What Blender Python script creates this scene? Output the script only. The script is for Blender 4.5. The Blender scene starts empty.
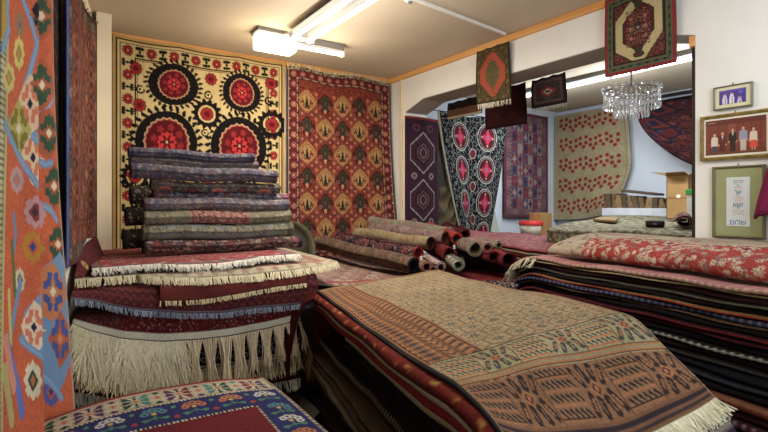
import bpy, math, random
import numpy as np
from mathutils import Vector

sc = bpy.context.scene
COL = sc.collection
CAM_H = 1.6
F, CX, HY = 500.0, 384.0, 205.0          # focal length, centre and horizon of the 768x432 photograph
YAW = math.radians(33.7)
SY, CY = math.sin(YAW), math.cos(YAW)
rng = np.random.default_rng(7)

# ------------------------------------------------------------------ surveying helpers (photo measurements -> metres)
def W(px, py, d):
    lat = (px - CX) / F * d
    return np.array([lat * CY + d * SY, -lat * SY + d * CY, CAM_H + (HY - py) / F * d])
def az(px):
    return YAW + math.atan((px - CX) / F)
def x_at_Y(px, Y):
    return Y * math.tan(az(px))
def y_at_X(px, X):
    return X / math.tan(az(px))
def dep(X, Y):
    return X * SY + Y * CY
def z_at(py, d):
    return CAM_H + (HY - py) / F * d
def onY(px, py, Y):
    X = x_at_Y(px, Y); return np.array([X, Y, z_at(py, dep(X, Y))])
def onX(px, py, X):
    Y = y_at_X(px, X); return np.array([X, Y, z_at(py, dep(X, Y))])

# ------------------------------------------------------------------ colour
def lin(c):
    c = np.asarray(c, float) / 255.0
    return np.where(c <= 0.04045, c / 12.92, ((c + 0.055) / 1.055) ** 2.4)

# ------------------------------------------------------------------ materials
def new_mat(name):
    m = bpy.data.materials.new(name); m.use_nodes = True
    nt = m.node_tree; nt.nodes.clear()
    out = nt.nodes.new('ShaderNodeOutputMaterial')
    b = nt.nodes.new('ShaderNodeBsdfPrincipled')
    nt.links.new(b.outputs['BSDF'], out.inputs['Surface'])
    return m, nt, b
def woven(name, rough=0.95, nscale=160, namt=0.22, bump=0.25, bdist=0.003, big=0.12, spec=0.15, sat=.95, val=.60):
    """vertex-painted cloth: the woven design is a colour attribute, varied by noise, with a nap"""
    m, nt, b = new_mat(name); N = nt.nodes.new; L = nt.links.new
    a = N('ShaderNodeAttribute'); a.attribute_name = 'Col'
    tc = N('ShaderNodeTexCoord')
    n1 = N('ShaderNodeTexNoise'); n1.inputs['Scale'].default_value = nscale; n1.inputs['Detail'].default_value = 2
    n2 = N('ShaderNodeTexNoise'); n2.inputs['Scale'].default_value = 5; n2.inputs['Detail'].default_value = 3
    L(tc.outputs['Object'], n1.inputs['Vector']); L(tc.outputs['Object'], n2.inputs['Vector'])
    r1 = N('ShaderNodeMapRange'); r1.inputs[1].default_value = .3; r1.inputs[2].default_value = .7
    r1.inputs[3].default_value = 1 - namt; r1.inputs[4].default_value = 1 + namt
    r2 = N('ShaderNodeMapRange'); r2.inputs[1].default_value = .3; r2.inputs[2].default_value = .7
    r2.inputs[3].default_value = 1 - big; r2.inputs[4].default_value = 1 + big
    L(n1.outputs['Fac'], r1.inputs[0]); L(n2.outputs['Fac'], r2.inputs[0])
    mu = N('ShaderNodeMath'); mu.operation = 'MULTIPLY'; L(r1.outputs[0], mu.inputs[0]); L(r2.outputs[0], mu.inputs[1])
    vm = N('ShaderNodeVectorMath'); vm.operation = 'SCALE'
    L(a.outputs['Color'], vm.inputs[0]); L(mu.outputs[0], vm.inputs['Scale'])
    hs = N('ShaderNodeHueSaturation'); hs.inputs['Saturation'].default_value = sat; hs.inputs['Value'].default_value = val
    L(vm.outputs[0], hs.inputs['Color']); L(hs.outputs['Color'], b.inputs['Base Color'])
    b.inputs['Roughness'].default_value = rough
    b.inputs['Specular IOR Level'].default_value = spec
    if bump:
        bp = N('ShaderNodeBump'); bp.inputs['Strength'].default_value = bump; bp.inputs['Distance'].default_value = bdist
        L(n1.outputs['Fac'], bp.inputs['Height']); L(bp.outputs['Normal'], b.inputs['Normal'])
    return m
def plain(name, c, rough=.6, metal=0., noise=.06, nscale=8, bump=0., spec=.4, emit=0., c2=None):
    m, nt, b = new_mat(name); N = nt.nodes.new; L = nt.links.new
    tc = N('ShaderNodeTexCoord'); n = N('ShaderNodeTexNoise'); n.inputs['Scale'].default_value = nscale; n.inputs['Detail'].default_value = 4
    L(tc.outputs['Object'], n.inputs['Vector'])
    cr = N('ShaderNodeValToRGB'); e = cr.color_ramp.elements
    base = lin(c); dk = lin(c2) if c2 is not None else base * (1 - 2 * noise); lt = np.minimum(base * (1 + noise), 1)
    e[0].position = .3; e[0].color = (*dk, 1); e[1].position = .7; e[1].color = (*lt, 1)
    L(n.outputs['Fac'], cr.inputs['Fac']); L(cr.outputs['Color'], b.inputs['Base Color'])
    b.inputs['Roughness'].default_value = rough; b.inputs['Metallic'].default_value = metal
    b.inputs['Specular IOR Level'].default_value = spec
    if emit:
        b.inputs['Emission Color'].default_value = (*base, 1); b.inputs['Emission Strength'].default_value = emit
    if bump:
        bp = N('ShaderNodeBump'); bp.inputs['Strength'].default_value = bump; bp.inputs['Distance'].default_value = .01
        L(n.outputs['Fac'], bp.inputs['Height']); L(bp.outputs['Normal'], b.inputs['Normal'])
    return m
def wood(name, c1, c2, axis='Y', scale=30):
    m, nt, b = new_mat(name); N = nt.nodes.new; L = nt.links.new
    tc = N('ShaderNodeTexCoord'); mp = N('ShaderNodeMapping')
    mp.inputs['Scale'].default_value = {'X': (.06, 1, 1), 'Y': (1, .06, 1), 'Z': (1, 1, .06)}[axis]
    n = N('ShaderNodeTexNoise'); n.inputs['Scale'].default_value = scale; n.inputs['Detail'].default_value = 5
    L(tc.outputs['Object'], mp.inputs['Vector']); L(mp.outputs[0], n.inputs['Vector'])
    cr = N('ShaderNodeValToRGB'); e = cr.color_ramp.elements
    e[0].position = .35; e[0].color = (*lin(c1), 1); e[1].position = .65; e[1].color = (*lin(c2), 1)
    L(n.outputs['Fac'], cr.inputs['Fac']); L(cr.outputs['Color'], b.inputs['Base Color'])
    b.inputs['Roughness'].default_value = .55
    return m

WOOL = woven('wool_pile')
KILIM = woven('flat_woven_wool', nscale=220, namt=.15, bump=.35, val=.78)
SILK = woven('embroidered_cotton', nscale=120, namt=.1, bump=.3, bdist=.004)
YARN = woven('cotton_yarn', nscale=60, namt=.12, bump=0, sat=1., val=.95)
PRINT = woven('printed_paper', rough=.35, nscale=60, namt=.02, bump=0, big=.02, spec=.5, sat=.95, val=.9)

# ------------------------------------------------------------------ objects
def tag(o, label=None, cat=None, group=None, kind=None):
    if label: o['label'] = label
    if cat: o['category'] = cat
    if group: o['group'] = group
    if kind: o['kind'] = kind
    return o
def link(name, me, mat, parent=None):
    o = bpy.data.objects.new(name, me); COL.objects.link(o)
    if mat is not None and not me.materials: me.materials.append(mat)
    if parent is not None: o.parent = parent
    return o
def empty(name, loc, label, cat, group=None):
    o = bpy.data.objects.new(name, None); COL.objects.link(o); o.location = Vector([float(v) for v in loc])
    o.empty_display_size = .1
    return tag(o, label, cat, group)
def put(name, me, mat, parent):
    """part given in world coordinates under an unrotated thing"""
    me.transform(__import__('mathutils').Matrix.Translation(-parent.location)) if parent is not None else None
    return link(name, me, mat, parent)
def raw_mesh(name, co, faces_flat, starts, totals, col=None, smooth=True):
    me = bpy.data.meshes.new(name)
    co = np.ascontiguousarray(co, np.float32)
    me.vertices.add(len(co)); me.vertices.foreach_set('co', co.ravel())
    me.loops.add(len(faces_flat)); me.loops.foreach_set('vertex_index', np.ascontiguousarray(faces_flat, np.int32))
    me.polygons.add(len(starts))
    me.polygons.foreach_set('loop_start', np.ascontiguousarray(starts, np.int32))
    me.polygons.foreach_set('loop_total', np.ascontiguousarray(totals, np.int32))
    if col is not None:
        at = me.color_attributes.new('Col', 'FLOAT_COLOR', 'POINT')
        c4 = np.ones((len(co), 4), np.float32); c4[:, :3] = col
        at.data.foreach_set('color', c4.ravel())
    me.update(calc_edges=True)
    if smooth: me.polygons.foreach_set('use_smooth', np.ones(len(starts), bool))
    me.validate()
    return me
def quads_mesh(name, co, q, col=None, smooth=True):
    q = np.asarray(q, np.int32); n = len(q)
    return raw_mesh(name, co, q.ravel(), np.arange(n) * 4, np.full(n, 4), col, smooth)
def grid_quads(nv, nu, wrap_v=False):
    idx = np.arange(nv * nu).reshape(nv, nu)
    if wrap_v: idx = np.vstack([idx, idx[:1]])
    return np.stack([idx[:-1, :-1], idx[:-1, 1:], idx[1:, 1:], idx[1:, :-1]], -1).reshape(-1, 4)
def normals(P):
    du = np.gradient(P, axis=1); dv = np.gradient(P, axis=0)
    n = np.cross(du, dv); return n / (np.linalg.norm(n, axis=2, keepdims=True) + 1e-9)
def sheet_mesh(name, P, C, thick=.008, back=None, flip=True):
    """closed cloth of given thickness: P (nv,nu,3) face side, C (nv,nu,3) linear colour"""
    nv, nu = P.shape[:2]
    n = normals(P) * (-1 if flip else 1)
    B = P - n * thick
    CB = C * .55 if back is None else np.broadcast_to(lin(back), C.shape)
    co = np.concatenate([P.reshape(-1, 3), B.reshape(-1, 3)]); cc = np.concatenate([C.reshape(-1, 3), CB.reshape(-1, 3)])
    q = grid_quads(nv, nu); K = nv * nu
    q2 = q[:, ::-1] + K
    idx = np.arange(K).reshape(nv, nu)
    ring = np.concatenate([idx[0, :-1], idx[:-1, -1], idx[-1, :0:-1], idx[:0:-1, 0]])
    nx = np.roll(ring, -1)
    side = np.stack([nx, ring, ring + K, nx + K], -1)
    return quads_mesh(name, co, np.concatenate([q, q2, side]), cc)
def resample(P, nv, nu):
    a = np.linspace(0, P.shape[0] - 1, nv); b = np.linspace(0, P.shape[1] - 1, nu)
    i = np.minimum(a.astype(int), P.shape[0] - 2); j = np.minimum(b.astype(int), P.shape[1] - 2)
    fa = (a - i)[:, None, None]; fb = (b - j)[None, :, None]
    g = lambda x, y: P[np.ix_(x, y)]
    return (g(i, j) * (1 - fb) + g(i, j + 1) * fb) * (1 - fa) + (g(i + 1, j) * (1 - fb) + g(i + 1, j + 1) * fb) * fa

class MB:
    """collects boxes and tubes into one mesh"""
    def __init__(s): s.v = []; s.f = []
    def quad(s, *p):
        k = len(s.v); s.v += [tuple(map(float, x)) for x in p]; s.f.append(tuple(range(k, k + len(p)))); return s
    def box(s, a, b):
        (x0, y0, z0), (x1, y1, z1) = a, b
        return s.hexa([(x0, y0, z0), (x1, y0, z0), (x1, y1, z0), (x0, y1, z0), (x0, y0, z1), (x1, y0, z1), (x1, y1, z1), (x0, y1, z1)])
    def hexa(s, p):
        k = len(s.v); s.v += [tuple(map(float, x)) for x in p]
        for q in ((0, 3, 2, 1), (4, 5, 6, 7), (0, 1, 5, 4), (1, 2, 6, 5), (2, 3, 7, 6), (3, 0, 4, 7)): s.f.append(tuple(k + i for i in q))
        return s
    def tube(s, pts, r, n=8, cap=True):
        pts = [np.array(p, float) for p in pts]; k0 = len(s.v); rs = r if hasattr(r, '__len__') else [r] * len(pts)
        for i, p in enumerate(pts):
            d = pts[min(i + 1, len(pts) - 1)] - pts[max(i - 1, 0)]; d /= np.linalg.norm(d) + 1e-9
            up = np.array([0, 0, 1.]) if abs(d[2]) < .9 else np.array([1., 0, 0])
            a = np.cross(d, up); a /= np.linalg.norm(a); b = np.cross(d, a)
            for j in range(n):
                t = 2 * math.pi * j / n; s.v.append(tuple(p + rs[i] * (math.cos(t) * a + math.sin(t) * b)))
        for i in range(len(pts) - 1):
            for j in range(n):
                s.f.append((k0 + i * n + j, k0 + i * n + (j + 1) % n, k0 + (i + 1) * n + (j + 1) % n, k0 + (i + 1) * n + j))
        if cap:
            s.f.append(tuple(k0 + j for j in range(n))[::-1]); e = k0 + (len(pts) - 1) * n; s.f.append(tuple(e + j for j in range(n)))
        return s
    def lathe(s, c, prof, n=32, axis=None):
        """prof: (radius, height) pairs about the axis through c"""
        ax = np.array([0, 0, 1.]) if axis is None else np.array(axis, float) / np.linalg.norm(axis)
        up = np.array([1., 0, 0]) if abs(ax[0]) < .9 else np.array([0, 1., 0])
        a = np.cross(ax, up); a /= np.linalg.norm(a); b = np.cross(ax, a); k0 = len(s.v)
        for r, h in prof:
            for j in range(n):
                t = 2 * math.pi * j / n; s.v.append(tuple(np.array(c) + ax * h + r * (math.cos(t) * a + math.sin(t) * b)))
        for i in range(len(prof) - 1):
            for j in range(n):
                s.f.append((k0 + i * n + j, k0 + i * n + (j + 1) % n, k0 + (i + 1) * n + (j + 1) % n, k0 + (i + 1) * n + j))
        return s
    def mesh(s, name, smooth=False, bevel=0.):
        me = bpy.data.meshes.new(name); me.from_pydata(s.v, [], s.f)
        import bmesh
        bm = bmesh.new(); bm.from_mesh(me)
        if bevel:
            bmesh.ops.remove_doubles(bm, verts=bm.verts, dist=1e-5)
            bmesh.ops.bevel(bm, geom=list(bm.edges), offset=bevel, segments=2, profile=.5, affect='EDGES', clamp_overlap=True)
        bmesh.ops.recalc_face_normals(bm, faces=bm.faces)
        bm.to_mesh(me); bm.free()
        if smooth:
            for p in me.polygons: p.use_smooth = True
        return me
    def to(s, name, mat, parent=None, smooth=False, bevel=0.):
        me = s.mesh(name, smooth, bevel)
        return put(name, me, mat, parent) if parent is not None else link(name, me, mat)

# ------------------------------------------------------------------ painting a woven design cell by cell
class Cv:
    def __init__(s, w, h, cell, base):
        s.w, s.h = w, h; s.nu = max(8, int(w / cell) + 1); s.nv = max(8, int(h / cell) + 1)
        s.u = np.linspace(0, w, s.nu); s.v = np.linspace(0, h, s.nv)
        s.A = np.empty((s.nv, s.nu, 3)); s.A[:] = lin(base)
        s.U, s.V = np.meshgrid(s.u, s.v)
    def box(s, u0, u1, v0, v1):
        a, b = np.searchsorted(s.u, [u0, u1]); c, d = np.searchsorted(s.v, [v0, v1])
        return slice(c, max(d, c)), slice(a, max(b, a))
    def mask(s, m, col, k=1.):
        s.A[m] = s.A[m] * (1 - k) + lin(col) * k; return s
    def rect(s, u0, v0, u1, v1, col):
        s.A[s.box(u0, u1, v0, v1)] = lin(col); return s
    def frame(s, d0, d1, col, sides='tblr'):
        """band between distances d0 and d1 from the edge"""
        w, h = s.w, s.h
        D = np.minimum(np.minimum(s.U if 'l' in sides else 9e9, w - s.U if 'r' in sides else 9e9), np.minimum(s.V if 't' in sides else 9e9, h - s.V if 'b' in sides else 9e9))
        return s.mask((D >= d0) & (D < d1), col)
    def ell(s, u, v, ru, rv, col, r0=0., star=None, ph=0.):
        g = 1.35 if star else 1.02
        b = s.box(u - ru * g, u + ru * g, v - rv * g, v + rv * g)
        if s.A[b].size == 0: return s
        x, y = (s.U[b] - u) / ru, (s.V[b] - v) / rv
        r = np.hypot(x, y); R = 1.
        if star: R = 1 + star[1] * np.cos(star[0] * np.arctan2(y, x) + ph)
        m = (r < R) & (r >= r0); t = s.A[b]; t[m] = lin(col); return s
    def dia(s, u, v, ru, rv, col, r0=0., p=1.):
        b = s.box(u - ru, u + ru, v - rv, v + rv)
        if s.A[b].size == 0: return s
        r = np.abs((s.U[b] - u) / ru) ** p + np.abs((s.V[b] - v) / rv) ** p
        m = (r < 1) & (r >= r0); t = s.A[b]; t[m] = lin(col); return s
    def line(s, pts, w, col):
        for (a, b_), (c, d) in zip(pts[:-1], pts[1:]):
            b = s.box(min(a, c) - w, max(a, c) + w, min(b_, d) - w, max(b_, d) + w)
            if s.A[b].size == 0: continue
            x, y = s.U[b] - a, s.V[b] - b_; dx, dy = c - a, d - b_; L2 = dx * dx + dy * dy + 1e-12
            t = np.clip((x * dx + y * dy) / L2, 0, 1); m = np.hypot(x - t * dx, y - t * dy) < w / 2
            q = s.A[b]; q[m] = lin(col)
        return s
    def poly(s, pts, col):
        P = np.array(pts, float); b = s.box(P[:, 0].min(), P[:, 0].max() + 1e-6, P[:, 1].min(), P[:, 1].max() + 1e-6)
        if s.A[b].size == 0: return s
        x, y = s.U[b], s.V[b]; m = np.zeros(x.shape, bool)
        for (x0, y0), (x1, y1) in zip(P, np.roll(P, -1, 0)):
            c = ((y0 > y) != (y1 > y)) & (x < (x1 - x0) * (y - y0) / (y1 - y0 + 1e-12) + x0); m ^= c
        q = s.A[b]; q[m] = lin(col); return s
    def speck(s, cols, dens, seed=1, cell=2, region=None, sym=True):
        """small knots scattered in blocks of cells"""
        r = np.random.default_rng(seed); nv, nu = s.nv // cell + 1, s.nu // cell + 1
        R = r.random((nv, nu)); K = r.integers(0, len(cols), (nv, nu))
        if sym:
            h = nu // 2; R[:, nu - h:] = R[:, :h][:, ::-1]; K[:, nu - h:] = K[:, :h][:, ::-1]
        R = np.kron(R, np.ones((cell, cell)))[:s.nv, :s.nu]; K = np.kron(K, np.ones((cell, cell), int))[:s.nv, :s.nu]
        m = R < dens
        if region is not None: m &= region
        c = np.array([lin(x) for x in cols]); s.A[m] = c[K[m]]; return s
    def inner(s, d):
        return (s.U > d) & (s.U < s.w - d) & (s.V > d) & (s.V < s.h - d)
    def dots(s, d, step, r, cols, sides='tblr', fn=None, r2=None, c2=None):
        """motifs along a border at distance d"""
        w, h = s.w, s.h; n = max(1, round((w - 2 * d) / step)); k = 0
        pts = []
        for i in range(n + 1):
            x = d + (w - 2 * d) * i / n
            if 't' in sides: pts.append((x, d))
            if 'b' in sides: pts.append((x, h - d))
        n = max(1, round((h - 2 * d) / step))
        for i in range(1, n):
            y = d + (h - 2 * d) * i / n
            if 'l' in sides: pts.append((d, y))
            if 'r' in sides: pts.append((w - d, y))
        for i, (x, y) in enumerate(pts):
            c = cols[(int(round(x / step)) + int(round(y / step))) % len(cols)]
            if fn: fn(s, x, y, r, c)
            else: s.ell(x, y, r, r, c)
            if r2: s.ell(x, y, r2, r2, c2)
        return s

def persian(w, h, cell, ground, bands, palette, seed=1, medallion=None, dens=.45, cellk=2):
    """a generic piled carpet: guard bands and borders of rosettes round a flowered ground. bands: (width, colour, motif colours)"""
    c = Cv(w, h, cell, ground)
    D = sum(b[0] for b in bands)
    c.speck(palette, dens, seed, cellk)
    st = D + .04
    for yy in np.arange(D + .05, h - D, .1):
        for i, xx in enumerate(np.arange(w / 2 - .1 * int(w / .2), w - D, .1)):
            if D + .03 < xx < w - D - .03:
                k = palette[(int(round(yy / .1)) + i) % len(palette)]
                c.ell(xx, yy, .03, .026, k, star=(6, .25)); c.ell(xx, yy, .013, .013, palette[(i + 1) % len(palette)])
    if medallion:
        m1, m2, m3 = medallion; a = (w / 2 - D) * .85; b = (h / 2 - D) * .7
        c.dia(w / 2, h / 2, a, b, m1, p=1.2); c.dia(w / 2, h / 2, a * .9, b * .9, m2, p=1.2); c.dia(w / 2, h / 2, a * .5, b * .5, m3); c.ell(w / 2, h / 2, a * .25, b * .22, m1, star=(8, .2))
    d = 0.
    for bw, col, mot in bands:
        c.frame(d, d + bw, col)
        if mot:
            c.dots(d + bw / 2, bw * 1.5, bw * .38, mot, fn=lambda s, x, y, r, k: s.ell(x, y, r, r, k, star=(6, .25)))
            c.dots(d + bw / 2, bw * 1.5, bw * .15, mot[::-1])
        d += bw
    return c

# ------------------------------------------------------------------ fringes
def fringe_mesh(name, roots, down, length, n, width=.004, col=(225, 215, 190), spread=.15, out=None, seg=4, jit=.25, seed=3, clump=0., col2=None, lift=.003):
    """n yarn ends hanging from the hem polyline `roots`; `down` main direction, `out` the way the ends curl off the cloth"""
    r = np.random.default_rng(seed); R = np.asarray(roots, float); m = len(R)
    L = np.concatenate([[0], np.cumsum(np.linalg.norm(np.diff(R, axis=0), axis=1))])
    t = np.sort(r.random(n)) * L[-1]
    root = np.stack([np.interp(t, L, R[:, k]) for k in range(3)], -1)
    tan = np.stack([np.interp(np.minimum(t + .01, L[-1]), L, R[:, k]) - np.interp(np.maximum(t - .01, 0), L, R[:, k]) for k in range(3)], -1)
    tan /= np.linalg.norm(tan, axis=1, keepdims=True) + 1e-9
    dn = np.asarray(down, float)
    if dn.ndim == 2: dn = np.stack([np.interp(t, L, dn[:, k]) for k in range(3)], -1)
    dn = np.broadcast_to(dn, root.shape); dn = dn / np.linalg.norm(dn, axis=1, keepdims=True)
    ou = np.cross(tan, dn) if out is None else np.broadcast_to(np.asarray(out, float), root.shape)
    ln = (np.interp(t, np.linspace(0, L[-1], len(length)), length) if hasattr(length, '__len__') else np.full(n, float(length))) * (1 + jit * (r.random(n) - .6))
    sw = (r.random(n) - .5) * 2 * spread; sw2 = (r.random(n) - .5) * spread * 2; of = r.random(n)
    if clump:
        cl = np.round(t / clump) * clump; pull = cl - t
    co = []; cc = []; q = []
    base = lin(col); b2 = lin(col2) if col2 is not None else base * .75
    mix = r.random((n, 1)); C = base * mix + b2 * (1 - mix)
    fr = np.linspace(0, 1, seg + 1)
    P = np.empty((n, seg + 1, 2, 3))
    for i, f in enumerate(fr):
        c = root + dn * (ln * f)[:, None] + tan * ((sw * f + sw2 * f * f * .6) * ln)[:, None] + ou * ((lift + (of - .3) * .06 * f * ln / max(ln.mean(), 1e-6) * min(1, ln.mean() * 8)))[:, None]
        if clump: c = c + tan * (pull * min(1., f * 1.6) * .8)[:, None]
        wd = width * (1 - .45 * f)
        P[:, i, 0] = c - tan * wd / 2 + ou * .0; P[:, i, 1] = c + tan * wd / 2
    idx = np.arange(n * (seg + 1) * 2).reshape(n, seg + 1, 2)
    q = np.stack([idx[:, :-1, 0], idx[:, :-1, 1], idx[:, 1:, 1], idx[:, 1:, 0]], -1).reshape(-1, 4)
    CC = np.repeat(C, (seg + 1) * 2, 0)
    return quads_mesh(name, P.reshape(-1, 3), q, CC, smooth=False)
def fringe(parent, *a, **k):
    """the fringe of a rug: yarn nobody could count, one part"""
    me = fringe_mesh('fringe', *a, **k)
    o = put('fringe', me, YARN, parent) if parent.location.length > 0 else link('fringe', me, YARN, parent)
    o['kind'] = 'stuff'
    return o

# ------------------------------------------------------------------ rolled carpet
def roll(label, a, b, r, canvas_fn, edge, inner, turns=2.3, squash=1., group=None, seed=0, gap=.011, cat='rolled carpet', sag=0., rb=None, start=0.):
    """a carpet rolled round the axis a-b (a: the end shown); face pattern outside, spiral at the ends"""
    a = np.array(a, float); b = np.array(b, float); ax = b - a; Ln = np.linalg.norm(ax); ax /= Ln
    h = np.cross([0, 0, 1.], ax); h /= np.linalg.norm(h); up = np.cross(ax, h)
    if up[2] < 0: up = -up
    nl = max(24, int(Ln / .011)); nt = int(30 * turns)
    th = np.linspace(0, 2 * math.pi * turns, nt); rr = r - gap * th / (2 * math.pi); rr = np.maximum(rr, .012)
    l = np.linspace(0, 1, nl)
    rg = np.random.default_rng(seed + 11)
    wob = 1 + .025 * np.sin(3 * th + seed)
    P = np.empty((nt, nl, 3)); s2 = start
    sc_ = (1 + ((rb / r if rb else 1) - 1) * l)[None, :]
    wav = .006 * np.sin(l * 9 + seed) - sag * 4 * l * (1 - l)
    A = (rr * wob * np.cos(th + s2))[:, None] * sc_; B = (rr * wob * np.sin(th + s2))[:, None] * squash * sc_
    off = (.012 * (th / (2 * math.pi * turns)) * rg.uniform(-1, 1))[:, None]
    P[:] = a + ax * (l[None, :, None] * Ln) + h * A[..., None] + up * (B + wav[None, :])[..., None]
    P += ax * (off * (1 - 2 * l[None, :]))[..., None]
    cv = canvas_fn
    circ = 2 * math.pi * r
    C = np.empty((nt, nl, 3)); V = (rr * 0 + np.concatenate([[0], np.cumsum(np.diff(th) * rr[:-1])]))
    iu = np.clip((l * (cv.nu - 1)).astype(int), 0, cv.nu - 1)
    for i in range(nt):
        iv = int(V[i] / cv.h * (cv.nv - 1)) % (2 * cv.nv - 2)
        if iv >= cv.nv: iv = 2 * cv.nv - 2 - iv
        C[i] = cv.A[iv][iu]
        if i > nt / turns * 1.02: C[i] = lin(inner)
    e = max(1, int(.012 / Ln * nl)); C[:, :e] = lin(edge); C[:, -e:] = lin(edge)
    me = sheet_mesh('rolled_carpet', P, C, thick=gap * .62, back=inner)
    o = link('rolled_carpet', me, WOOL); tag(o, label, cat, group)
    return o
# ================================================================== camera
cam = bpy.data.cameras.new('camera'); co = bpy.data.objects.new('camera', cam); COL.objects.link(co)
cam.sensor_width = 36; cam.lens = F / 768 * 36; cam.shift_y = -(216 - HY) / 768; cam.clip_start = .05
co.location = (0, 0, CAM_H); co.rotation_euler = (math.pi / 2, 0, -YAW)
sc.camera = co

# ================================================================== the setting
XR, YB, ZC = 3.27, 4.77, 3.05           # right wall, back wall, ceiling
TH = .30                                # thickness of the right wall
XF, YB2 = 6.62, 5.02                    # far and back walls of the room beyond the opening
WL0 = -.51
def wl(Y): return WL0 + .177 * Y       # left wall, slightly askew
OY0, OY1, OZ = 1.483, 4.48, 2.725       # the opening in the right wall
M_warm = plain('warm_painted_plaster', (226, 212, 186), .8, noise=.03, nscale=3, bump=.05)
M_cool = plain('white_painted_plaster', (230, 230, 226), .75, noise=.025, nscale=3, bump=.05)
M_far = plain('pale_blue_plaster', (206, 214, 226), .8, noise=.03, nscale=2)
M_ceil = plain('ceiling_board', (200, 186, 164), .85, noise=.04, nscale=1.2)
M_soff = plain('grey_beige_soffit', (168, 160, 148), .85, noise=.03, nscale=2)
M_floor = plain('worn_concrete_tile', (120, 108, 96), .7, noise=.12, nscale=5)
M_trimw = wood('orange_varnished_wood', (206, 146, 80), (226, 172, 106), 'Y', 12)
M_trimx = wood('orange_varnished_wood_across', (190, 130, 68), (215, 155, 88), 'X', 12)
M_dark = plain('dark_stained_timber', (38, 26, 22), .6, noise=.15, nscale=20)
M_whitep = plain('white_plastic', (232, 230, 224), .45, noise=.02)
M_gold = plain('dull_gold_moulding', (140, 120, 62), .45, noise=.15, nscale=30, c2=(96, 80, 40))
def struct(name, mb, mat, bevel=0.):
    o = mb.to(name, mat, None, bevel=bevel); o['kind'] = 'structure'; return o
struct('floor', MB().box((-1.5, -2.2, -.08), (7.2, 5.6, 0)), M_floor)
struct('ceiling', MB().box((-1.5, -2.2, ZC), (7.2, 5.6, ZC + .08)), M_ceil)
struct('wall_back', MB().box((.2, YB, 0), (XR + TH, YB + .1, ZC)), M_warm)
struct('wall_left', MB().hexa([(wl(-2) - .1, -2, 0), (wl(-2), -2, 0), (wl(4.87), 4.87, 0), (wl(4.87) - .1, 4.87, 0),
                               (wl(-2) - .1, -2, ZC), (wl(-2), -2, ZC), (wl(4.87), 4.87, ZC), (wl(4.87) - .1, 4.87, ZC)]), M_warm)
# right wall with its chamfered opening: outline in (Y, z), extruded through X
def prism_x(pts, x0, x1):
    m = MB(); n = len(pts)
    m.v = [(x0, *p) for p in pts] + [(x1, *p) for p in pts]
    m.f = [tuple(range(n))[::-1], tuple(range(n, 2 * n))] + [(i, (i + 1) % n, (i + 1) % n + n, i + n) for i in range(n)]
    return m
m_pier = prism_x([(OY1, 0), (YB, 0), (YB, ZC), (4.16, ZC), (4.16, OZ), (OY1, 2.63)], XR, XR + TH)
o = struct('wall_right', prism_x([(OY0, ZC), (OY0, 2.637), (1.78, OZ), (4.16, OZ), (4.16, ZC)], XR, XR + TH), M_cool)
o = struct('wall_right_pier', m_pier, M_cool); o.name = 'wall_pier'
struct('wall_right_front', MB().box((XR, -2, 0), (XR + TH, OY0, ZC)), M_cool).name = 'wall_front_right'
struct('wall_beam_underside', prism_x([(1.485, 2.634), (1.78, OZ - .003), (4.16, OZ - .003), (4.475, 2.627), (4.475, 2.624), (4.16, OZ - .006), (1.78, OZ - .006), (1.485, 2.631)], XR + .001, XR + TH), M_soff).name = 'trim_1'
struct('wall_far', MB().box((XF, -1, 0), (XF + .1, YB2 + .1, ZC)), M_far)
struct('wall_far_back', MB().box((XR + TH, YB2, 0), (XF, YB2 + .1, ZC)), M_far)
struct('wall_far_side', MB().box((XR + TH, -1, 0), (XF, -.9, ZC)), M_far)
struct('wall_front', MB().box((-1.2, -2.1, 0), (XR, -2, 1.0)).box((-1.2, -2.1, 2.6), (XR, -2, ZC)).box((-1.2, -2.1, 1.0), (.2, -2, 2.6)).box((2.9, -2.1, 1.0), (XR, -2, 2.6)), M_cool)
struct('trim_2', MB().box((.3, YB - .03, ZC - .05), (XR, YB, ZC)), M_trimx, .003)
struct('trim_3', MB().box((XR - .025, -1.9, ZC - .055), (XR, YB - .03, ZC)), M_trimw, .003)
# white column in the far left corner, a grey strip coloured as the shadow gap beside it and the conduit down the pier
struct('trim_4', MB().box((.285, 4.3, 0), (.385, 4.62, ZC - .001)), M_warm, .004)
struct('trim_5', MB().box((XR - .03, 4.515, .9), (XR - .001, 4.545, ZC - .056)), plain('cream_conduit', (222, 205, 172), .6), .004)
struct('trim_6', MB().box((XR + .03, OY0 + .002, .9), (XR + .08, OY0 + .034, 2.6)), M_dark)
struct('trim_7', MB().box((XR - .003, OY0 + .001, 2.57), (XR + .06, OY0 + .035, 2.636)), M_trimw)
struct('trim_shadow_gap', MB().box((.387, 4.5, 1.2), (.41, 4.76, 2.9)), plain('shadow_gap_colour', (120, 104, 82), .8))  # thin strip whose colour imitates the shadow gap by the column

# ================================================================== lights
def area(name, loc, rot, sx, sy, p, c):
    l = bpy.data.lights.new(name, 'AREA'); l.shape = 'RECTANGLE'; l.size = sx; l.size_y = sy; l.energy = p; l.color = c
    o = bpy.data.objects.new(name, l); COL.objects.link(o); o.location = loc; o.rotation_euler = rot; return o
M_tube = plain('lit_fluorescent_tube', (255, 246, 226), .4, emit=5.)
M_tubec = plain('lit_cool_tube', (240, 248, 255), .4, emit=5.)
M_diff = plain('lit_milky_diffuser', (255, 240, 205), .5, emit=5.)
M_enam = plain('white_enamel', (112, 110, 106), .4, noise=.02)
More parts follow.
